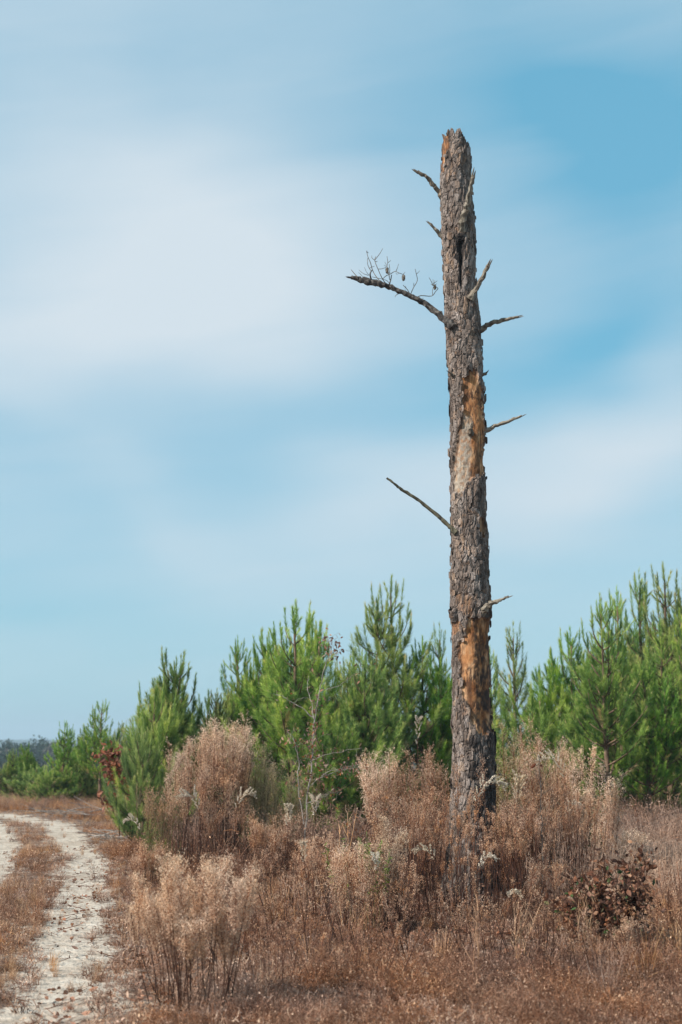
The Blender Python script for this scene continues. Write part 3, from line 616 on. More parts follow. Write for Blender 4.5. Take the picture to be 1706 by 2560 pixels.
# ------------------------------------------------------------------ tall weeds
def weed_clump(name, label, seed, n, x, y, h, rad, head=.5, hw=.16, lean=.18, stem='stem', headm='head', cat='dry weed', tonelo=.3, group='tall straw-coloured weed clumps', dens=1., spk=.0075, tilt=(0, 0)):
    rng = np.random.default_rng(seed); g = float(gh(x, y))
    root = thing(name, label, cat, (x, y, g-.02), 0, group)
    S = MB(); H = MB()
    for i in range(n):
        a = rng.uniform(0, 2*PI); r = rad*math.sqrt(rng.random()); hh = h*(1-.40*rng.random()**1.6)*(1-.15*(r/rad)**2)
        if i == 0: hh = h
        b = np.array([math.cos(a)*r*.55, math.sin(a)*r*.55, 0]); top = np.array([math.cos(a)*(r+lean*hh*rng.uniform(.2, 1)*.5)+tilt[0]*hh, math.sin(a)*(r+lean*hh*rng.uniform(.2, 1)*.5)+tilt[1]*hh, hh])
        mid = (b+top)/2+rng.normal(0, .03, 3); mid[2] = hh*.5
        q = smoothpts([b, mid, top], 6); k = len(q)
        tube(S, q, np.linspace(.0050, .0014, k)*rng.uniform(.7, 1.2)*(.85 if y < 9.5 else 1), 3, np.linspace(.1, .8, k)*rng.uniform(.4, 1.1), 0, False)
        m = int(72*dens*head/.5); t = 1-head*rng.uniform(.02, 1, m)**.9
        P0 = np.stack([np.interp(t*(k-1), np.arange(k), q[:, c]) for c in range(3)], -1)
        az = rng.uniform(0, 2*PI, m); pr = np.sin(np.clip((1-t)/head, 0, 1)**.75*PI*.9+.12)  # widest mid-head
        L = hw*(.22+.78*pr)*rng.uniform(.5, 1.3, m)*1.35; el = rng.uniform(.95, 1.38, m)
        D = np.stack([np.cos(az)*np.cos(el), np.sin(az)*np.cos(el), np.sin(el)], -1)
        droop = rng.uniform(-.1, .25, m)
        pts = np.stack([P0+D*(L*s)[:, None]+np.stack([np.cos(az)*droop*L*s*s, np.sin(az)*droop*L*s*s, -droop*L*s*s], -1) for s in (0, .4, .75, 1)], 1)
        ribbons(S, pts[:, ::1], np.array([.0011, .0009, .0007, .0005])[None], rng.uniform(.6, 1, (m, 1)), rng)
        c = int(16*dens)+1; s = rng.uniform(.25, 1.05, (m, c))
        pp = P0[:, None]+D[:, None]*(L[:, None]*s)[..., None]+np.stack([np.cos(az)[:, None]*droop[:, None]*L[:, None]*s*s, np.sin(az)[:, None]*droop[:, None]*L[:, None]*s*s, -(droop*L)[:, None]*s*s], -1)
        pp = pp+rng.normal(0, .008, pp.shape)
        tn = np.clip(tonelo+.45*rng.random((m, c))+.3*(t[:, None]-(1-head))/head, 0, 1)
        dd = nrm(np.repeat(D[:, None], c, 1)+rng.normal(0, .5, pp.shape))
        specks(H, pp.reshape(-1, 3), rng.uniform(.5, 1.2, m*c)*spk*.86, tn.ravel(), rng, 0, 2.1, dd.reshape(-1, 3))
    S.build('stems', M[stem], root); H.build('seed_heads', M[headm], root); return root

def plume(label, seed, px, py, Y, size, droop=1, n=9, bend=0, basey=None):
    """goldenrod-like stem with an arching fluffy pale plume; px,py = plume centre"""
    rng = np.random.default_rng(seed); c = P(px, py, Y); g = float(gh(c[0], Y)); bx = c[0]+rng.uniform(-.08, .08)
    root = thing('goldenrod', label, 'wildflower', (bx, Y, g-.02), 0, 'pale fluffy goldenrod plumes')
    top = np.array([c[0]-bx, 0, c[2]+size*.75-g]); S = MB(); H = MB()
    q = smoothpts([[0, 0, 0], [top[0]*.3+.02, .03, top[2]*.5], [top[0]*.8, 0, top[2]*.85], top+np.array([bend*.4*size, 0, 0])], 5); k = len(q)
    tube(S, q, np.linspace(.004, .0015, k), 4, np.linspace(.1, .8, k), 0, False)
    arch = []; e = q[-1]; d = nrm((q[-1]-q[-3])+np.array([bend*.5, rng.uniform(-.2, .2), 0]))
    for i in range(8):   # the arching tip
        arch.append(e); d = nrm(d+np.array([bend*.13, 0, -.05*droop*(abs(bend)+.1)*i*.45])); e = e+d*size*.12
    arch = np.array(arch); tube(S, arch, np.linspace(.0015, .0006, 8), 3, .8, 0, False)
    ax = np.vstack([q[-6:-1], arch]); ka = len(ax); nf = int(9+size*35)
    for i in range(nf+1):
        u = (i+.5)/nf*(ka-1) if i < nf else ka-1.01; i0 = min(int(u), ka-2); p0 = ax[i0]+(ax[i0+1]-ax[i0])*(u-i0); dd = nrm(ax[i0+1]-ax[i0]); fr = u/(ka-1)
        sg = 1 if i % 2 else -1; out = nrm(np.array([sg*rng.uniform(.5, 1)-.0, rng.uniform(-.7, .7), .15])); v = nrm(dd*.75+out*np.array([.55, .55, 1])+np.array([bend*.12, 0, .55])) if i < nf else dd
        Lf = size*(.92*math.sin(PI*min(1, fr*.8+.16))+.10)*rng.uniform(.65, 1.15); sk = np.linspace(0, 1, 5)
        b = p0+v*Lf*sk[:, None]+np.stack([0*sk, 0*sk, -.28*droop*Lf*sk**2], -1); ribbons(S, b[None], .0008, .8, rng)
        m = int(620*Lf)+4; w_ = rng.uniform(.12, 1, m)**.8; pp = np.stack([np.interp(w_, sk, b[:, cc]) for cc in range(3)], -1)+rng.normal(0, .0040, (m, 3))
        specks(H, pp, rng.uniform(.006, .0115, m)*(1.1-.4*w_), rng.uniform(.1, 1, m), rng, 0, 1.5)
    # sparse curled leaves down the stem
    m = 14; u = rng.uniform(.2, .75, m); pp = np.stack([np.interp(u*(k-1), np.arange(k), q[:, cc]) for cc in range(3)], -1)
    L = MB(); leaves(L, pp, nrm(rng.normal(size=(m, 3))*[1, 1, .4]+[0, 0, -.4]), rng.uniform(.03, .06, m), rng.uniform(.1, .7, m), rng, wide=.25)
    S.build('stem', M['stem'], root); H.build('plume', M['plume'], root); L.build('leaves', M['deadleaf'], root)

def xy(px, Y): return P(px, 2000, Y)[0]
def hgt(px, topy, Y): t = P(px, topy, Y); return t[2]-float(gh(t[0], Y))
WC = [ # label, seed, n, px, topy, Y, rad, kwargs
 ('tallest straw weed clump with a rounded fluffy top, left of the oak sapling', 1, 36, 560, 1790, 19.0, .30, dict(head=.34, hw=.17, dens=1.5, tonelo=.35)),
 ('narrow spire-topped straw clump on the left shoulder of the tallest clump', 2, 12, 447, 1838, 18.6, .16, dict(head=.34, hw=.13, dens=1.3, tonelo=.4)),
 ('straw clump with green-tinged head on the right shoulder of the tallest clump', 3, 18, 640, 1848, 19.3, .26, dict(head=.5, hw=.18, dens=1.1, headm='headgreen', stem='stemgreen')),
 ('wispy greenish clump sloping down behind the oak sapling', 4, 14, 705, 1900, 19.8, .28, dict(head=.55, hw=.18, headm='headgreen', stem='stemgreen')),
 ('dense clump of bare dark stems with bent brown tops at its left side', 5, 26, 405, 1965, 17.6, .22, dict(head=.2, hw=.12, dens=.7, stem='stemgreen', lean=.08, tonelo=0.0)),
 ('mid-height straw clump filling the gap below the spire-topped clump', 6, 16, 485, 1905, 18.2, .2, dict(head=.28, hw=.14)),
 ('fluffy tan weed of dark wiry stems, nearest the camera at lower left', 7, 14, 500, 2140, 8.8, .36, dict(head=.32, hw=.10, dens=2.0, tonelo=.4, spk=.0055, lean=.16)),
 ('smaller fluffy tan weed leaning left beside the nearest dark-stemmed one', 8, 6, 430, 2225, 9.0, .2, dict(head=.32, hw=.09, dens=1.8, tonelo=.4, spk=.0055, lean=.25, tilt=(-.06, 0))),
 ('fluffy tan weed leaning right beside the nearest dark-stemmed one', 9, 5, 565, 2190, 9.0, .2, dict(head=.32, hw=.09, dens=1.8, tonelo=.4, spk=.0055)),
 ('pale seedy clump leaning left between oak sapling and dead trunk', 10, 15, 955, 1868, 16.8, .17, dict(head=.45, hw=.15, dens=1.4, tonelo=.45, tilt=(-.06, 0))),
 ('pinkish clump of fine reddish stems left of the dead trunk', 11, 24, 1045, 1865, 16.9, .26, dict(head=.4, hw=.15, dens=1.1, tonelo=.2)),
 ('thin brown weeds touching the left side of the dead trunk', 12, 16, 1085, 1925, 15.5, .2, dict(head=.3, hw=.12, tonelo=.1, dens=.8)),
 ('brown wiry weeds standing in front of the dead trunk', 13, 7, 1175, 1880, 14.6, .16, dict(head=.22, hw=.09, dens=.8, tonelo=.12)),
 ('tall straw weed with greenish head just right of the dead trunk', 14, 14, 1262, 1808, 16.9, .17, dict(head=.5, hw=.14, headm='headgreen', dens=1.1)),
 ('tall airy brown weed second to the right of the dead trunk', 15, 14, 1345, 1800, 17.4, .2, dict(head=.4, hw=.16, dens=1.1, tonelo=.2)),
 ('broad pinkish clump sloping down to the right behind the thin black stalk', 16, 22, 1375, 1850, 17.2, .3, dict(head=.4, hw=.16, dens=1.2, tonelo=.35)),
 ('separate pale spire weed standing against the dark pines at right', 17, 9, 1468, 1862, 17.0, .12, dict(head=.4, hw=.12, dens=1.5, tonelo=.5)),
 ('pale spire weed leaning right before the dark pines', 18, 8, 1510, 1930, 16.6, .12, dict(head=.42, hw=.12, dens=1.3, tonelo=.45, tilt=(.05, 0))),
 ('tangled weeds at the right foot of the dead trunk', 19, 22, 1285, 1985, 14.9, .2, dict(head=.3, hw=.11, dens=.8, tonelo=.15)),
 ('dense brown weeds between the black stalk and the dead trunk', 20, 28, 1320, 1990, 15.2, .3, dict(head=.26, hw=.10, tonelo=.15, dens=.8)),
 ('brown weeds thinning out right of the black stalk', 21, 26, 1410, 1970, 15.8, .32, dict(head=.28, hw=.11, tonelo=.2, dens=.8)),
 ('brown weeds left of the dead trunk with orange leaf scraps', 22, 26, 1010, 1985, 15.3, .3, dict(head=.28, hw=.11, tonelo=.2, dens=.8)),
 ('low pale feathery weed in front of the seedy clump left of the trunk', 23, 12, 960, 2040, 13.4, .16, dict(head=.5, hw=.11, dens=1.2, tonelo=.45)),
 ('feathery weed below the green patch in the middle', 24, 12, 890, 2105, 12.9, .18, dict(head=.5, hw=.10, dens=1.2, tonelo=.4, spk=.006)),
 ('low brown weed at the foot of the oak sapling', 25, 14, 800, 2085, 15.5, .25, dict(head=.5, hw=.12, tonelo=.25)),
 ('brown weeds between the tall clump and the oak sapling', 26, 22, 690, 2030, 17.5, .3, dict(head=.3, hw=.13, tonelo=.2)),
 ('short dark-stemmed weeds under the tallest straw clump', 27, 22, 560, 1990, 18.3, .32, dict(head=.2, hw=.12, tonelo=.1, dens=.8)),
 ('low brown weeds in front of the dead trunk base', 28, 9, 1170, 2110, 13.6, .34, dict(head=.14, hw=.05, tonelo=.0, spk=.006, dens=1.2)),
 ('low weeds to the left of the leafy bush', 29, 9, 1352, 2150, 13.8, .16, dict(head=.3, hw=.10, tonelo=.25, spk=.006)),
 ('greyish dry weed below the leafy bush', 30, 9, 1560, 2290, 11.4, .1, dict(head=.6, hw=.05, tonelo=.3, dens=.8, spk=.005)),
 ('low pale weed at the field edge before the dark pines', 31, 10, 1575, 2080, 17.2, .18, dict(head=.5, hw=.12, tonelo=.5)),
 ('brown weed with bent tops on the verge left of the dark stem clump', 32, 10, 372, 2110, 16.6, .18, dict(head=.4, hw=.12, tonelo=.1)),
]
for (lab, sd, n, px, ty, Y, rad, kw) in WC:
    kw.setdefault('dens', 1.); kw['dens'] *= .72; n = int(n*1.55); kw['head'] = kw.get('head', .5)*1.12
    weed_clump('dry_weed', lab, 100+sd, n, xy(px, Y), Y, hgt(px, ty, Y), rad, **kw)
PL = [ # label seed px py Y size droop bend
 ('white goldenrod plume arching left in front of the tallest clump', 1, 500, 2022, 16.5, .17, 1.0, -1),
 ('white goldenrod plume arching right beside the one under the tallest clump', 2, 590, 2015, 16.6, .15, .8, 1),
 ('white goldenrod spike left of the oak sapling base', 3, 722, 2062, 15.6, .14, .9, 0),
 ('broad white goldenrod spike at the oak sapling base', 4, 788, 2040, 15.7, .17, .9, 0),
 ('white goldenrod plume drooping across the dead trunk', 5, 1188, 2000, 14.3, .19, 1.3, 1),
 ('upright white goldenrod spike right of the dead trunk', 6, 1297, 2010, 15.0, .20, .8, 0),
 ('small white goldenrod plume left of the trunk base', 7, 1088, 2150, 13.6, .12, 1.2, -1),
 ('pinkish goldenrod plume on the right slope of the broad clump', 8, 1412, 1935, 16.3, .19, 1.0, -1),
 ('small pale goldenrod tip high against the pines left of the trunk', 9, 1046, 1830, 17.6, .13, .5, 0),
 ('small goldenrod tuft low in front of the dead trunk', 10, 1200, 2165, 13.0, .10, 1.2, 1),
 ('small goldenrod tuft beside the black stalk foot', 11, 1310, 2250, 12.3, .08, 1.2, -1),
 ('white goldenrod tuft inside the nearest fluffy weed', 12, 455, 2345, 9.0, .07, .8, 0),
 ('faint goldenrod spike in the middle below the green patch', 13, 760, 2150, 13.5, .10, .8, 0),
 ('pale goldenrod spike to the right of the green patch', 14, 940, 2170, 12.6, .10, .9, 0),
 ('thin goldenrod sprig right of the black stalk', 15, 1415, 2030, 15.6, .10, 1.0, 1),
 ('goldenrod tuft at the left edge of the dark stem clump', 16, 350, 2070, 17.0, .12, 1.0, -1),
]
for (lab, sd, px, py, Y, sz, dr, bd) in PL: plume(lab, 300+sd, px, py, Y, sz*1.15, dr, 10, bd)

rv = np.random.default_rng(77)
WORDS = [('left of the dead trunk', 1035, 14.2), ('just left of the trunk base', 1100, 13.9), ('in front of the trunk base', 1155, 13.4), ('in front of the right edge of the trunk', 1215, 13.7), ('right of the trunk base', 1270, 13.9),
         ('between trunk base and black stalk', 1320, 14.2), ('behind the leafy bush', 1440, 14.8), ('right behind the leafy bush', 1540, 15.6), ('in the middle between seedling and trunk', 985, 13.2), ('below the oak sapling', 800, 13.8), ('over the brush left of the seedling', 850, 14.6), ('beside the bent seed stalk', 700, 14.4)]
for i, (wd, px, Y) in enumerate(WORDS):
    weed_clump('tall_stalks', 'sparse upright reddish stalks '+wd, 500+i, 20, xy(px, Y), Y, rv.uniform(.95, 1.35) if 1000 < px < 1460 else rv.uniform(.6, .8), .34, head=.10 if 1090 < px < 1230 else .22, hw=.03 if 1090 < px < 1230 else .04, lean=.05, dens=.9 if 1090 < px < 1230 else .55, tonelo=.05, spk=.007, group='sparse upright stalks')
NEAR = [('at the bottom edge left of centre', 690, 9.6, .42), ('at the bottom edge in the middle', 880, 9.7, .4), ('low in the middle foreground', 800, 11.0, .55), ('in the foreground below the seedling', 930, 11.4, .62), ('in the foreground left of the tall orange grass stalk', 1060, 11.0, .6),
        ('between the two orange grass stalks', 1235, 10.6, .6), ('in the foreground right of the orange grass stalks', 1345, 10.9, .5), ('at the bottom edge below the leafy bush', 1480, 9.8, .38), ('right below the leafy bush', 1640, 11.2, .5),
        ('right of the nearest fluffy weed', 640, 10.8, .55), ('in the foreground straight below the trunk', 1160, 11.9, .5), ('low in the middle, behind the bent seed stalk', 740, 12.4, .6), ('at the right edge beyond the leafy bush', 1690, 13.0, .5)]
for i, (wd, px, Y, h_) in enumerate(NEAR):
    weed_clump('tall_stalks', 'thin wispy reddish stalks '+wd, 700+i, 14, xy(px, Y), Y, h_*1.2, .5, head=.36, hw=.035, lean=.12, dens=.38, tonelo=.1, spk=.006, group='sparse upright stalks')
# ------------------------------------------------------------------ saplings, bush, stalks
def sapling(name, label, cat, Y, stems, leafn, leafmat, wood, tones=(0, 1), seed=5, lsize=(.035, .06), leafz=None, spread=.05, wide=.42, depth=.25):
    """stems: list of (pixel polyline, base radius m)"""
    rng = np.random.default_rng(seed); b = P(*stems[0][0][0], Y); g = float(gh(b[0], Y))
    root = thing(name, label, cat, (b[0], Y, g-.02), 0); off = np.array([b[0], Y, g-.02]); S = MB(); Lf = MB(); Q = []
    for i, (pl, r) in enumerate(stems):
        dy = 0 if i == 0 else rng.uniform(-depth, depth)
        pts = [P(a, c, Y+dy*(j/len(pl))) for j, (a, c) in enumerate(pl)]
        if i == 0: pts[0] = np.array([pts[0][0], Y, g-.02])
        q = smoothpts(pts, 5)-off; q[1:-1] += rng.normal(0, .006, q[1:-1].shape); tube(S, q, np.linspace(r, r*.4, len(q)), 5, .6)
        Q.append(q)
    for (n, i, t0, t1) in leafn:
        q = Q[i]; m = n; t = rng.uniform(t0, t1, m)*(len(q)-1)
        p = np.stack([np.interp(t, np.arange(len(q)), q[:, c]) for c in range(3)], -1); o = rng.normal(0, spread, (m, 3)); 
        pts = np.stack([p, p+o*.6+[0, 0, .01], p+o], 1); ribbons(S, pts, .001, .5, rng)
        leaves(Lf, p+o, nrm(rng.normal(size=(m, 3))+[0, 0, -.7]), rng.uniform(*lsize, m), rng.uniform(*tones, m), rng, wide=wide)
    S.build('stems', M[wood], root); Lf.build('leaves', M[leafmat], root); return root
M['greytwig'] = mat_wood('grey_sapling_bark', [(.3, (.13, .105, .09)), (.7, (.38, .335, .30))], 20)
sapling('oak_sapling', 'slender grey oak sapling with sparse curled brown leaves, in front of the middle pines', 'sapling', 17.5,
  [([(757, 2200), (768, 2010), (780, 1916), (784, 1850), (787, 1799), (800, 1727), (812, 1670), (826, 1631), (822, 1600)], .010),
   ([(787, 1799), (762, 1776), (734, 1758), (706, 1740), (683, 1733)], .007), ([(785, 1795), (776, 1750), (769, 1715), (772, 1690)], .006),
   ([(805, 1727), (850, 1712), (880, 1690), (910, 1669)], .004), ([(760, 2060), (745, 1950), (748, 1905), (735, 1850), (718, 1822)], .008),
   ([(790, 1950), (850, 1925), (905, 1907)], .006), ([(775, 1905), (820, 1885), (905, 1870)], .005), ([(770, 1970), (820, 1930), (870, 1922), (925, 1915)], .005),
   ([(765, 2010), (810, 1990), (850, 1980)], .005), ([(734, 1758), (750, 1748), (773, 1745)], .003), ([(826, 1640), (845, 1625), (838, 1650)], .003), ([(822, 1605), (812, 1598)], .002), ([(828, 1620), (850, 1605)], .002)],
  [(90, 0, .25, .62), (90, 0, .05, .4), (26, 10, 0, 1), (20, 11, 0, 1), (14, 12, 0, 1), (14, 0, .9, 1), (6, 1, .3, 1), (5, 2, .5, 1), (8, 3, .4, 1), (60, 4, .1, 1), (30, 5, .2, 1), (20, 6, .3, 1), (50, 7, .1, 1), (50, 8, .1, 1)],
  'deadleaf', 'greytwig', (.35, .95), 5, (.035, .065), spread=.06)
sapling('oak_sapling', 'small oak seedling with red and brown leaves above the bright green patch', 'sapling', 15.5,
  [([(900, 2250), (905, 2130), (922, 2060), (930, 2030)], .006), ([(905, 2100), (880, 2060), (870, 2040)], .004), ([(915, 2080), (950, 2050), (970, 2040)], .004)],
  [(40, 0, .4, 1), (45, 1, .1, 1), (45, 2, .1, 1)], 'deadleaf', 'stem', (.1, .97), 6, (.035, .06), spread=.09)
sapling('oak_sapling', 'rust-leaved oak sapling at the verge beside the low leaning pine', 'sapling', 25,
  [([(300, 2080), (298, 1990), (292, 1930), (300, 1880)], .012), ([(298, 1960), (275, 1900), (265, 1880)], .007), ([(300, 2020), (280, 2000), (262, 1995)], .007), ([(300, 2030), (320, 2010), (335, 2040)], .006)],
  [(110, 0, .6, 1), (80, 1, .2, 1), (45, 2, .3, 1), (25, 3, .3, 1)], 'rustleaf', 'stem', (0, 1), 7, (.08, .13), spread=.10, wide=.6)
bs = [([(1500, 2370), (1505, 2280), (1510, 2200), (1512, 2140)], .008)]
rg = np.random.default_rng(9)
for k in range(17):
    ex = rg.uniform(1385, 1640); ey = 2190+abs(ex-1505)*.18+rg.uniform(-45, 60); bs.append(([(1500, 2330), ((1500+ex)/2+rg.uniform(-10, 10), (2310+ey)/2+10), (ex, ey)], .005))
bs.append(([(1560, 2330), (1590, 2230), (1612, 2170), (1605, 2130)], .005)); bs.append(([(1520, 2200), (1550, 2165), (1600, 2150)], .003))
sapling('oak_bush', 'low leafy oak bush with brown, green and orange leaves at lower right', 'bush', 11.9, bs,
  [(110, 0, .2, 1)]+[(95, k, .3, 1) for k in range(1, 18)]+[(50, 18, .4, 1), (12, 19, .2, 1)], 'bushleaf', 'stem', (.05, .88), 10, (.035, .07), spread=.065, wide=.55, depth=.5)
sapling('dead_stalk', 'thin black stalk with forked top and one dead leaf, right of the dead trunk', 'stalk', 14.6,
  [([(1349, 2320), (1358, 2200), (1356, 2080), (1350, 1950), (1347, 1890)], .007), ([(1352, 1970), (1338, 1920), (1336, 1880)], .003), ([(1352, 1975), (1372, 1930), (1385, 1895)], .003), ([(1350, 1950), (1340, 1900), (1330, 1870)], .002), ([(1352, 1960), (1362, 1920), (1362, 1885)], .002), ([(1352, 1990), (1390, 1960), (1410, 1930)], .002), ([(1350, 1940), (1325, 1925), (1318, 1900)], .002)],
  [(3, 0, .8, 1)], 'rustleaf', 'stubdark', (0, .2), 12, (.05, .08), spread=.02)
sapling('dead_stalk', 'bent reddish brown seed stalk arching left in the middle foreground', 'stalk', 13.2,
  [([(800, 2310), (788, 2250), (770, 2180), (745, 2125), (715, 2105)], .004), ([(745, 2125), (738, 2112), (725, 2110)], .003), ([(758, 2150), (765, 2130)], .002)],
  [(60, 0, .65, 1), (20, 1, 0, 1)], 'deadleaf', 'stem', (0, .35), 13, (.012, .025), spread=.02)
sapling('dead_stalk', 'long dark weed stem leaning left above the brushy middle ground', 'stalk', 12.3,
  [([(655, 2280), (620, 2220), (590, 2160), (568, 2115)], .003), ([(615, 2210), (600, 2200), (585, 2205)], .0015)], [(4, 0, .5, 1)], 'deadleaf', 'stem', (0, .4), 14, (.01, .02), spread=.01)
sapling('dead_stalk', 'arching pale grass stalk at the edge of the dark pine shade', 'stalk', 18,
  [([(1600, 2120), (1595, 2060), (1588, 2000)], .005), ([(1598, 2030), (1570, 2015), (1540, 2035), (1520, 2040)], .004)], [(30, 0, .5, 1), (14, 1, .3, 1)], 'bushleaf', 'stem', (.55, .72), 15, (.02, .04), spread=.02)
def grass_stalks(label, px, basey, topy, Y, seed, n=3):
    rng = np.random.default_rng(seed); b = P(px, 2000, Y); g = float(gh(b[0], Y)); root = thing('grass_stalk', label, 'grass stalk', (b[0], Y, g-.02), 0); S = MB(); h = hgt(px, topy, Y)
    for i in range(n):
        x = rng.uniform(-.03, .03); hh = h*rng.uniform(.75, 1) if i else h
        q = smoothpts([[x, 0, 0], [x+rng.normal(0, .02), .02, hh*.5], [x+rng.normal(0, .05), 0, hh]], 6)
        tube(S, q, np.linspace(.003, .0012, len(q)), 3, np.linspace(.5, .8, len(q)), 0, False)
        m = 16; t = rng.uniform(.2, 1, m)*(len(q)-1); p = np.stack([np.interp(t, np.arange(len(q)), q[:, c]) for c in range(3)], -1)
        d = nrm(rng.normal(size=(m, 3))*[.3, .3, .1]+[0, 0, 1]); L = rng.uniform(.05, .15, m)[:, None]
        ribbons(S, np.stack([p, p+d*L*.6, p+d*L+rng.normal(0, .012, (m, 3))], 1), np.array([.0022, .0018, .0004])[None], rng.uniform(.4, 1, (m, 1)), rng)
    S.build('blades', M['grass'], root)
grass_stalks('tall orange grass stalk low in front of the trunk', 1185, 2560, 2262, 9.6, 1)
grass_stalks('orange grass stalks right of the one below the trunk', 1292, 2510, 2250, 10.4, 2, 5)
grass_stalks('orange grass stalk left of the leafy bush', 1462, 2440, 2235, 11.2, 3, 4)
grass_stalks('straw grass stalk in the middle beside the seedling', 860, 2320, 2035, 13.4, 4, 3)
grass_stalks('orange grass stalks at lower right edge', 1690, 2440, 2320, 11.0, 5, 4)
# bright green herb patches
def green_patch(label, px, py, Y, w, h, seed, n=500):
    rng = np.random.default_rng(seed); c = P(px, py, Y); g = float(gh(c[0], Y)); root = thing('green_weed', label, 'weed', (c[0], Y, g-.01)); S = MB(); F_ = MB(); zc = c[2]-g
    for k in range(14):
        x = rng.normal(0, w*.4); y = rng.normal(0, w*.4); q = smoothpts([[x*.5, y*.5, 0], [x*.8, y*.8, zc*.6], [x, y, zc+rng.uniform(-h, h)]], 4); tube(S, q, .002, 3, .5)
        m = n//14; t = rng.uniform(.35, 1, m)*(len(q)-1); p = np.stack([np.interp(t, np.arange(len(q)), q[:, c_]) for c_ in range(3)], -1)
        leaves(F_, p, nrm(rng.normal(size=(m, 3))+[0, 0, .6]), rng.uniform(.02, .05, m), rng.uniform(0, 1, m), rng, wide=.22)
    S.build('stems', M['stemgreen'], root); F_.build('leaves', M['greenweed'], root)
green_patch('bright green weed among the brown in the middle', 915, 2105, 13.2, .3, .1, 1, 1000)
green_patch('bright green weed inside the tall clump at left', 630, 2010, 19.6, .25, .25, 2, 1500)
green_patch('yellow-green weed in front of the dark pines', 1478, 2010, 17.5, .2, .12, 3, 900)
green_patch('green weed behind the dark stem clump', 380, 2090, 20, .35, .2, 4, 900)

# ------------------------------------------------------------------ ground cover (stuff) via geometry nodes
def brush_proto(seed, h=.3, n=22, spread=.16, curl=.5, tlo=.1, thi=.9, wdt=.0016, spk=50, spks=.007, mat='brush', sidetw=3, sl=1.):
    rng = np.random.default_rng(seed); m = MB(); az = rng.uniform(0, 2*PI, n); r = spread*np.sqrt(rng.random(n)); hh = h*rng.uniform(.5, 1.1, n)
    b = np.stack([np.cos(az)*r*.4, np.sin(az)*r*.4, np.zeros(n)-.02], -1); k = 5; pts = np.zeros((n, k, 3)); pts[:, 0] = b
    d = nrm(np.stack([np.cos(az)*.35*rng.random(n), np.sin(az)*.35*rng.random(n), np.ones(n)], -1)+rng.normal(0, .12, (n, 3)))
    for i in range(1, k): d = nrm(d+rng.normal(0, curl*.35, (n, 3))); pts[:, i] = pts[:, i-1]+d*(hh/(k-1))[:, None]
    tn = np.linspace(tlo, thi, k)[None]*rng.uniform(.5, 1.1, (n, 1))  # pale dry tips; dark bases put shade inside the tuft into the tone
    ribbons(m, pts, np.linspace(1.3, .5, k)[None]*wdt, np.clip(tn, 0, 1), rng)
    if sidetw:
        s = np.repeat(np.arange(n), sidetw); j = rng.integers(1, k, len(s)); p0 = pts[s, j]; d = nrm(rng.normal(size=(len(s), 3))*[1, 1, .6]+[0, 0, .6]); L = (h*sl*rng.uniform(.12, .35, len(s)))[:, None]
        p1 = p0+d*L*.5; p2 = p1+nrm(d+rng.normal(0, curl, d.shape))*L*.5
        ribbons(m, np.stack([p0, p1, p2], 1), wdt*.6, np.clip(rng.uniform(tlo+.2, thi, (len(s), 1)), 0, 1), rng)
        if spk:
            q = rng.integers(0, len(s), spk); u = rng.random((spk, 1)); specks(m, p1[q]+(p2[q]-p1[q])*u+rng.normal(0, .006, (spk, 3)), rng.uniform(.5, 1.3, spk)*spks, rng.uniform(tlo+.2, 1, spk), rng)
    return m.mesh('tuft', M[mat])
def litter_proto(seed, n=9, mat='deadleaf'):
    rng = np.random.default_rng(seed); m = MB(); p = np.stack([rng.uniform(-.2, .2, n), rng.uniform(-.2, .2, n), rng.uniform(.005, .05, n)], -1)
    leaves(m, p, nrm(rng.normal(size=(n, 3))*[1, 1, .25]), rng.uniform(.03, .07, n), rng.uniform(.1, .9, n), rng, wide=.5); 
    q = rng.uniform(-.2, .2, (5, 2)); a = rng.uniform(0, 6.3, 5); L = rng.uniform(.05, .2, 5)
    pts = np.stack([np.stack([q[:, 0]+np.cos(a)*L*t, q[:, 1]+np.sin(a)*L*t, np.full(5, .01+.03*t)], -1) for t in (0, .5, 1)], 1); ribbons(m, pts, .0025, .3, rng)
    return m.mesh('litter', M[mat])
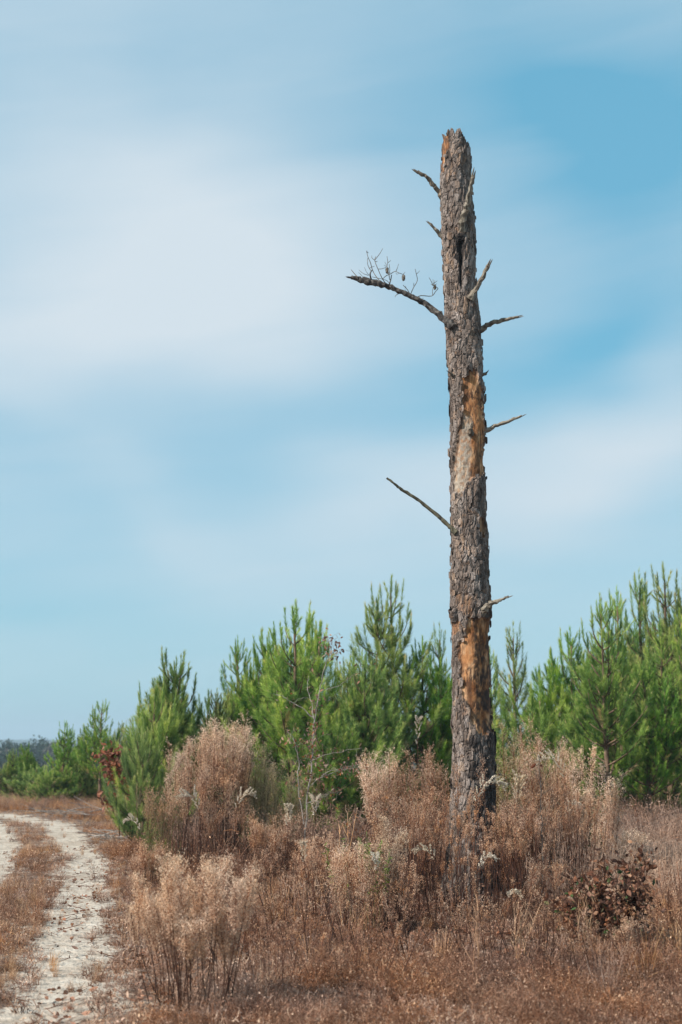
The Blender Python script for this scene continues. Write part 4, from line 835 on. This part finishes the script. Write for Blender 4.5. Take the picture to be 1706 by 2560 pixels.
def scatter(name, label, meshes, pts, rot, scl, idx, kind='stuff', cat=None):
    col = bpy.data.collections.new(name+'_sources')
    for i, me in enumerate(meshes):
        o = bpy.data.objects.new(f'source_{i:02d}', me); col.objects.link(o)
    me = bpy.data.meshes.new(name); me.vertices.add(len(pts)); me.vertices.foreach_set('co', pts.ravel())
    for k, t, a in (('rot', 'FLOAT_VECTOR', rot), ('scl', 'FLOAT_VECTOR', scl), ('idx', 'INT', idx)):
        at = me.attributes.new(k, t, 'POINT'); at.data.foreach_set('value' if t == 'INT' else 'vector', a.ravel().astype(np.int32 if t == 'INT' else np.float32))
    o = bpy.data.objects.new(name, me); COL.objects.link(o); tag(o, label, cat or 'ground cover', kind=kind)
    ng = bpy.data.node_groups.new(name, 'GeometryNodeTree')
    ng.interface.new_socket('Geometry', in_out='INPUT', socket_type='NodeSocketGeometry'); ng.interface.new_socket('Geometry', in_out='OUTPUT', socket_type='NodeSocketGeometry')
    N = ng.nodes; gi = N.new('NodeGroupInput'); go = N.new('NodeGroupOutput'); ip = N.new('GeometryNodeInstanceOnPoints'); ci = N.new('GeometryNodeCollectionInfo')
    ci.inputs['Collection'].default_value = col; ci.inputs['Separate Children'].default_value = True; ci.inputs['Reset Children'].default_value = True
    def na(nm, t): x = N.new('GeometryNodeInputNamedAttribute'); x.data_type = t; x.inputs['Name'].default_value = nm; return [s for s in x.outputs if s.enabled and s.name == 'Attribute'][0]
    L = ng.links; L.new(gi.outputs[0], ip.inputs['Points']); L.new(ci.outputs[0], ip.inputs['Instance']); ip.inputs['Pick Instance'].default_value = True
    L.new(na('idx', 'INT'), ip.inputs['Instance Index']); L.new(na('rot', 'FLOAT_VECTOR'), ip.inputs['Rotation']); L.new(na('scl', 'FLOAT_VECTOR'), ip.inputs['Scale']); L.new(ip.outputs[0], go.inputs[0])
    md = o.modifiers.new('scatter', 'NODES'); md.node_group = ng; return o
def field(rng, dens0, y0, y1, power=1.0, ref=9., margin=2.5):
    """random ground points in the widened view wedge; density falls with distance"""
    out = []
    for y in np.arange(y0, y1, .5):
        hw = .25*y+margin+.03*y; d = dens0*(ref/max(y, ref))**power; n = rng.poisson(d*.5*2*hw)
        out.append(np.stack([rng.uniform(-hw, hw, n), rng.uniform(y, y+.5, n)], -1))
    return np.concatenate(out)
def lumps(xy, s, seed):
    o = seed*13.7; return np.array([mn.noise((a*s+o, b*s-o, seed)) for a, b in xy])
def finish(rng, q, nproto, smin, smax, tilt=.12):
    n = len(q); pts = np.c_[q, gh(q[:, 0], q[:, 1])]; rot = np.c_[rng.normal(0, tilt, (n, 2)), rng.uniform(0, 2*PI, n)]
    s = rng.uniform(smin, smax, n); return pts, rot, s, rng.integers(0, nproto, n)
rng = np.random.default_rng(21)
# fine curly brush over most of the right side and foreground
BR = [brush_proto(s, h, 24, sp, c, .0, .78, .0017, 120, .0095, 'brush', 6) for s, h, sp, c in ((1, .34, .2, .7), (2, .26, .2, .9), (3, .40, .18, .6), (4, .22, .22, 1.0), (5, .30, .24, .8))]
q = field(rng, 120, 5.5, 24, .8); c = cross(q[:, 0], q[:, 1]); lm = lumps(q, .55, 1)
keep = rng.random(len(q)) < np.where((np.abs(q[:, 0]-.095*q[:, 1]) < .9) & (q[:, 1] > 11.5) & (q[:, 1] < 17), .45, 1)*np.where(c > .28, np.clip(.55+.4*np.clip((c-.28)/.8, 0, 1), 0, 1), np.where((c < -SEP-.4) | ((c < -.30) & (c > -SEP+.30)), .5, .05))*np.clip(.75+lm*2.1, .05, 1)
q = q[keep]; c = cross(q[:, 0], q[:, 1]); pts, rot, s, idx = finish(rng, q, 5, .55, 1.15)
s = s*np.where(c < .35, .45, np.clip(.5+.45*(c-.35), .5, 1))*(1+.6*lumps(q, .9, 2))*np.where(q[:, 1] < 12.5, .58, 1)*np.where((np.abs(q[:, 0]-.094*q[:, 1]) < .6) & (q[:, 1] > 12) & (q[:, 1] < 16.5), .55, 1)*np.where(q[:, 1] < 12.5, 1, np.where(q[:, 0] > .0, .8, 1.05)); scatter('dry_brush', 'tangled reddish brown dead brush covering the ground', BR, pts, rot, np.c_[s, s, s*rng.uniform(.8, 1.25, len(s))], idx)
# straw grass: verge by the track, field at right, far
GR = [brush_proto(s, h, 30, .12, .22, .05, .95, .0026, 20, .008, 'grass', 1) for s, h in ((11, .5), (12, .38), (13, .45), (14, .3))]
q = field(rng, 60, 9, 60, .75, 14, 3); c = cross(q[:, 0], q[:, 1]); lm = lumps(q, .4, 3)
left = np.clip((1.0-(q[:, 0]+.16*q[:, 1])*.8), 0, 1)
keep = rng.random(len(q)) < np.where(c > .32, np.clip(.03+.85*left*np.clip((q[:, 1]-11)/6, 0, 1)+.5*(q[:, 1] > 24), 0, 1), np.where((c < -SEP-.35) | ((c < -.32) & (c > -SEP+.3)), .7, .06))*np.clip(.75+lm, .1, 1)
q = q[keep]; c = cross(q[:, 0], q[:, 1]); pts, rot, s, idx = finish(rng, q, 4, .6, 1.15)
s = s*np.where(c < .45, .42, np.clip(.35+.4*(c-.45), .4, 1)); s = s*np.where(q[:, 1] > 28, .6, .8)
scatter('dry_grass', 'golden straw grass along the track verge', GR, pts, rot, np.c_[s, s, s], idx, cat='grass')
PG = [brush_proto(s, h, 30, .14, .25, .2, 1., .002, 30, .007, 'palegrass', 2) for s, h in ((21, .5), (22, .4), (23, .6), (24, .34))]
q = field(rng, 46, 8, 26, .5, 12, 3); c = cross(q[:, 0], q[:, 1]); lm = lumps(q, .5, 5)
rt = np.clip((q[:, 0]-.12*q[:, 1])/1.2, 0, 1)*np.clip((q[:, 1]-13)/3, 0, 1)
keep = (c > .8) & (rng.random(len(q)) < np.clip(1.0*rt+.05*np.clip(lm, 0, 1), 0, 1))
q = q[keep]; pts, rot, s, idx = finish(rng, q, 4, .55, 1.1); scatter('pale_grass', 'pale pinkish dead grass of the open field at right', PG, pts, rot, np.c_[s, s, s], idx, cat='grass')
# taller thin stems mixed in
TS = [brush_proto(s, h, 7, .12, .2, .0, .45, .0024, 34, .008, 'brush', 5, .3) for s, h in ((31, .75), (32, .9), (33, .62))]
q = field(rng, 15, 9, 23, .4, 12, 2); c = cross(q[:, 0], q[:, 1]); lm = lumps(q, .45, 8)
nt_ = (np.abs(q[:, 0]-.094*q[:, 1]) < .30) & (q[:, 1] < 15.2)
keep = (c > 1.2) & (rng.random(len(q)) < np.where(nt_, .3, 1)* np.clip(.35+lm*1.4, 0, 1)*np.clip((q[:, 1]-9.0)/3, .3, 1)*np.where(q[:, 0] > .14*q[:, 1], .3, 1)); q = q[keep]
pts, rot, s, idx = finish(rng, q, 3, .6, 1.1); scatter('wiry_weeds', 'thin wiry brown weed stems rising out of the brush', TS, pts, rot, np.c_[s, s, s], idx, cat='weeds')
# short dry turf hugging the soil
SG = [brush_proto(s, h, 26, .12, .7, .0, 1., .0018, 40, .008, 'brush' if s % 2 else 'palegrass', 2) for s, h in ((61, .12), (62, .10), (63, .16), (64, .13))]
q = field(rng, 130, 6, 30, .9, 9, 3); c = cross(q[:, 0], q[:, 1]); lm = lumps(q, 1.2, 11); r_ = rutness(c)
keep = rng.random(len(q)) < np.clip(1-r_*1.05, .02, 1)*np.clip(.8+lm*.9, .1, 1)*np.where(c > 2.5, .5, 1); q = q[keep]
pts, rot, s, idx = finish(rng, q, 4, .6, 1.3, .2); scatter('short_turf', 'short withered turf close to the soil along the track', SG, pts, rot, np.c_[s, s, s], idx, cat='grass')
# litter
LT = [litter_proto(41+i) for i in range(4)]
q = field(rng, 22, 7, 24, .8, 9, 2); c = cross(q[:, 0], q[:, 1]); keep = rng.random(len(q)) < np.where(c > .4, 1, .22); q = q[keep]
pts, rot, s, idx = finish(rng, q, 4, .6, 1.2, .05); scatter('leaf_litter', 'fallen brown leaves and twig scraps on the ground', LT, pts, rot, np.c_[s, s, s], idx, cat='leaves')
# undergrowth beneath the pines
UG = [brush_proto(s, h, 26, .3, .4, .0, .6, .004, 60, .016, 'palegrass', 3) for s, h in ((51, .7), (52, .5))]
q = field(rng, 12, 20, 48, .6, 20, 4); c = cross(q[:, 0], q[:, 1]); keep = (c > 1.5); q = q[keep]
pts, rot, s, idx = finish(rng, q, 2, .6, 1.2); s = s*np.where((q[:, 1] > 30) & (q[:, 0] < 0), .5, 1); scatter('undergrowth', 'dead weeds growing under and between the young pines', UG, pts, rot, np.c_[s, s, s], idx, cat='undergrowth')

# fallen dead branches on the verge (grey tangle)
def brushpile(label, px, py, w, seed, n=16):
    rng = np.random.default_rng(seed); g = G(px, py); m = MB()
    for k in range(n):
        a = rng.uniform(-.5, .5)+(PI if rng.random() < .5 else 0); L = w*rng.uniform(.4, 1); p = np.array([rng.normal(0, w*.3), rng.normal(0, w*.3), rng.uniform(.02, .15)])
        d = np.array([math.cos(a), math.sin(a), rng.uniform(-.05, .35)])
        tube(m, smoothpts([p, p+d*L*.5+rng.normal(0, .04, 3), p+d*L+rng.normal(0, .06, 3)], 3), np.linspace(.012, .004, 7), 5)
    o = m.build('fallen_branches', M['greytwig']); o.location = (g[0], g[1], float(gh(g[0], g[1]))); tag(o, label, 'dead branches')
brushpile('grey tangle of fallen dead twigs on the track verge', 300, 2105, .9, 1, 26)
brushpile('low heap of grey twigs farther along the verge', 225, 2045, 1.3, 2, 22)

# ------------------------------------------------------------------ far wood, ridge
def far_tree(seed, kind):
    rng = np.random.default_rng(seed); m = MB(); h = rng.uniform(11, 14); tube(m, [[0, 0, 0], [0, 0, h*.6], [0, 0, h*.9]], [.22, .15, .05], 4, .3)
    n = 2600; u = nrm(rng.normal(size=(n, 3)))*(rng.random((n, 1))**.4); p = u*np.array([3.0, 3.0, h*.33])+[0, 0, h*.62]
    w = np.array([mn.noise(tuple(a*.45+seed)) for a in p]); p = p[w > -.15]; w = w[w > -.15]
    specks(m, p, rng.uniform(.15, .38, len(p)), (.2+.25*rng.random(len(p))) if kind == 0 else .58+.4*rng.random(len(p)), rng, 0, 1.5)
    return m.mesh('far_tree', M['greytree'])
FT = [far_tree(70+i, i % 2 if i < 4 else 1) for i in range(6)]
rng = np.random.default_rng(31); n = 620; yy = rng.uniform(235, 330, n); xx = rng.uniform(-160, 160, n); s = rng.uniform(.78, 1.06, n)*np.where(rng.random(n) < .12, 1.2, 1.05)
pts = np.stack([xx, yy, gh(xx, yy)-.3+ (yy-235)*.02], -1); rot = np.c_[np.zeros((n, 2)), rng.uniform(0, 6.3, n)]
scatter('far_wood', 'distant mixed wood of bare grey and dark evergreen trees', FT, pts, rot, np.c_[s*1.2, s*1.2, s], rng.integers(0, 6, n), cat='wood')
mb = MB(); xs = np.linspace(-2500, 2500, 260)
prof = np.array([25+5*mn.noise((x*.0012, 3, 0))+3*mn.noise((x*.01, 1, 0))+1.2*mn.noise((x*.06, 1, 0)) for x in xs])
rowsv = []
for dy, f in ((-500, 0), (-250, .5), (0, 1.), (300, .8), (700, 0)): rowsv.append(np.stack([xs, np.full(260, 1900.+dy), -11.5+prof*f], -1))
v = np.array(rowsv); i = np.arange(4)[:, None]*260+np.arange(259)[None]; mb.add(v.reshape(-1, 3), np.stack([i, i+1, i+261, i+260], -1).reshape(-1, 4))
tag(mb.build('hills', M['ridge'], smooth=True), kind='structure')

def haze():
    me = bpy.data.meshes.new('haze'); a, b0, b1, z0, z1 = 2600, -80, 2900, -14, 45
    v = [(x, y, z) for x in (-a, a) for y in (b0, b1) for z in (z0, z1)]
    me.from_pydata(v, [], [(0, 1, 3, 2), (4, 6, 7, 5), (0, 4, 5, 1), (2, 3, 7, 6), (0, 2, 6, 4), (1, 5, 7, 3)]); m = bpy.data.materials.new('haze'); m.use_nodes = True; t = m.node_tree
    t.nodes.remove(t.nodes['Principled BSDF']); p = t.nodes.new('ShaderNodeVolumePrincipled'); p.inputs['Color'].default_value = (.70, .86, 1.0, 1); p.inputs['Density'].default_value = HAZE; p.inputs['Anisotropy'].default_value = .2
    t.links.new(p.outputs[0], t.nodes['Material Output'].inputs['Volume']); me.materials.append(m); o = bpy.data.objects.new('haze', me); COL.objects.link(o); tag(o, 'thin bluish haze in the air', 'haze', kind='stuff')
HAZE = .00050
haze()

# ------------------------------------------------------------------ light, sky, camera
SUN_EL = math.radians(41); SUN_AZ = math.radians(-119)   # azimuth from +Y, clockwise positive -> behind left
sd = Vector((math.sin(SUN_AZ)*math.cos(SUN_EL), math.cos(SUN_AZ)*math.cos(SUN_EL), math.sin(SUN_EL)))
L = bpy.data.lights.new('sun', 'SUN'); L.energy = 5.0; L.angle = math.radians(.6); L.color = (1, .95, .87)
so = bpy.data.objects.new('sun', L); COL.objects.link(so); so.rotation_euler = (-sd).to_track_quat('-Z', 'Y').to_euler()

w = bpy.data.worlds.new('World'); sc.world = w; w.use_nodes = True; nt = w.node_tree; bg = nt.nodes['Background']; STR = .084; bg.inputs[1].default_value = STR
def wn(t, **kw):
    x = nt.nodes.new(t)
    for k, v in kw.items(): setattr(x, k, v)
    return x
def wm(op, a, b=0., clamp=False):
    m = wn('ShaderNodeMath', operation=op, use_clamp=clamp)
    for k, v in ((0, a), (1, b)):
        if isinstance(v, (int, float)): m.inputs[k].default_value = v
        else: nt.links.new(v, m.inputs[k])
    return m.outputs[0]
sky = wn('ShaderNodeTexSky', sky_type='NISHITA'); sky.sun_disc = False; sky.sun_elevation = SUN_EL; sky.sun_rotation = SUN_AZ
sky.air_density = 1.0; sky.dust_density = .6; sky.ozone_density = 1.2
tc = wn('ShaderNodeTexCoord'); sep = wn('ShaderNodeSeparateXYZ'); nt.links.new(tc.outputs['Generated'], sep.inputs[0])
az = wm('ARCTAN2', sep.outputs[0], sep.outputs[1]); el = wm('ARCSINE', sep.outputs[2])
cmb = wn('ShaderNodeCombineXYZ'); nt.links.new(az, cmb.inputs[0]); nt.links.new(wm('MULTIPLY', el, 1.8), cmb.inputs[1])
def wnoise(scale, detail, off=0):
    x = wn('ShaderNodeTexNoise'); x.inputs['Scale'].default_value = scale; x.inputs['Detail'].default_value = detail; x.inputs['Roughness'].default_value = .45
    a = wn('ShaderNodeVectorMath', operation='ADD'); a.inputs[1].default_value = (off, off*.7, 0); nt.links.new(cmb.outputs[0], a.inputs[0]); nt.links.new(a.outputs[0], x.inputs['Vector']); return x.outputs['Fac']
azw = wm('ADD', az, wm('MULTIPLY', wm('SUBTRACT', wnoise(5, 2), .5), .10)); elw = wm('ADD', el, wm('MULTIPLY', wm('SUBTRACT', wnoise(5, 2, 5), .5), .10))
def azel(px, py): d = ray(px, py); return math.atan2(d[0], d[1]), math.asin(d[2]/np.linalg.norm(d))
BL = [ # px,py,rx,ry (source px), rot deg, amp
 (600, 690, 420, 270, -20, .56), (100, 880, 380, 200, 10, .42), (300, 620, 500, 330, 0, .16), (130, 420, 330, 260, -30, .18), (60, 60, 300, 200, 0, .05), (1560, 1110, 330, 120, 12, .62), (1000, 1280, 380, 110, 5, .38),
 (430, 1270, 330, 70, -25, .25), (1000, 560, 260, 200, -30, .10), (1690, 870, 120, 120, 0, .12), (1350, 620, 200, 140, -20, .15), (1100, 1480, 500, 70, 0, .05),
 (1400, 330, 330, 190, -12, -.40), (1690, 300, 260, 170, 0, -.30), (1000, 980, 330, 110, 12, -.34), (1550, 850, 260, 100, 8, -.32), (500, 1090, 400, 80, 8, -.18), (40, 1480, 260, 90, 0, -.22), (1400, 60, 500, 160, 0, -.08),
 (1050, 250, 260, 150, 0, -.12), (100, 1790, 600, 90, 0, -.12), (850, 200, 420, 200, -20, -.06), (1480, 620, 420, 330, -10, -.26), (1300, 900, 300, 120, 0, -.10), (1650, 1330, 260, 60, 0, -.10), (30, 1130, 200, 60, 0, -.12)]
rot_ = wn('ShaderNodeVectorRotate', rotation_type='Z_AXIS'); rot_.inputs['Angle'].default_value = math.radians(-14); nt.links.new(cmb.outputs[0], rot_.inputs['Vector'])
st_ = wn('ShaderNodeVectorMath', operation='MULTIPLY'); st_.inputs[1].default_value = (1.6, 6.5, 1); nt.links.new(rot_.outputs[0], st_.inputs[0])
fib = wn('ShaderNodeTexNoise'); fib.inputs['Scale'].default_value = 2.6; fib.inputs['Detail'].default_value = 6; fib.inputs['Roughness'].default_value = .5; fib.inputs['Distortion'].default_value = .5; nt.links.new(st_.outputs[0], fib.inputs['Vector'])
acc = wm('ADD', wm('ADD', .43, wm('MULTIPLY', wm('SUBTRACT', wnoise(3.2, 4, 9), .5), .35)), wm('MULTIPLY', wm('SUBTRACT', fib.outputs['Fac'], .5), .27))
for (px, py, rx, ry, rot, amp) in BL:
    a0, e0 = azel(px, py); c_, s_ = math.cos(math.radians(rot)), math.sin(math.radians(rot))
    dx = wm('SUBTRACT', azw, a0); dy = wm('SUBTRACT', elw, e0)
    u = wm('MULTIPLY', wm('ADD', wm('MULTIPLY', dx, c_), wm('MULTIPLY', dy, s_)), F/rx); v = wm('MULTIPLY', wm('SUBTRACT', wm('MULTIPLY', dy, c_), wm('MULTIPLY', dx, s_)), F/ry)
    g = wm('EXPONENT', wm('MULTIPLY', wm('ADD', wm('MULTIPLY', u, u), wm('MULTIPLY', v, v)), -.8)); acc = wm('ADD', acc, wm('MULTIPLY', g, amp*.72))
cover = wm('MINIMUM', wm('MAXIMUM', acc, .02), .97)
def wmix(f, a, b, mode='MIX'):
    m = wn('ShaderNodeMix', data_type='RGBA', blend_type=mode)
    for k, x in ((0, f), (6, a), (7, b)):
        if isinstance(x, (int, float, tuple)): m.inputs[k].default_value = x
        else: nt.links.new(x, m.inputs[k])
    return m.outputs[2]
blue = wmix(1., sky.outputs[0], (.9, 1.2, 1.02, 1), 'MULTIPLY')
blue = wmix(.65, blue, (1.35, 4.7, 7.0, 1))
final = wmix(cover, blue, (6.2, 7.0, 7.6, 1))
nt.links.new(final, bg.inputs[0])

cam = bpy.data.cameras.new('camera'); co = bpy.data.objects.new('camera', cam); COL.objects.link(co); co.location = (0, 0, EYE); co.rotation_euler = (PI/2+TH, 0, 0)
cam.sensor_fit = 'AUTO'; cam.sensor_width = 36; cam.lens = 50; cam.clip_end = 12000; cam.clip_start = .1
cam.dof.use_dof = True; cam.dof.focus_distance = 14.5; cam.dof.aperture_fstop = 2.4
sc.camera = co
sc.view_settings.view_transform = 'Standard'; sc.view_settings.look = 'None'; sc.view_settings.exposure = .40; sc.view_settings.gamma = 1
sc.cycles.max_bounces = 5; sc.cycles.transmission_bounces = 3; sc.cycles.diffuse_bounces = 3; sc.cycles.use_denoising = True; sc.cycles.use_adaptive_sampling = True
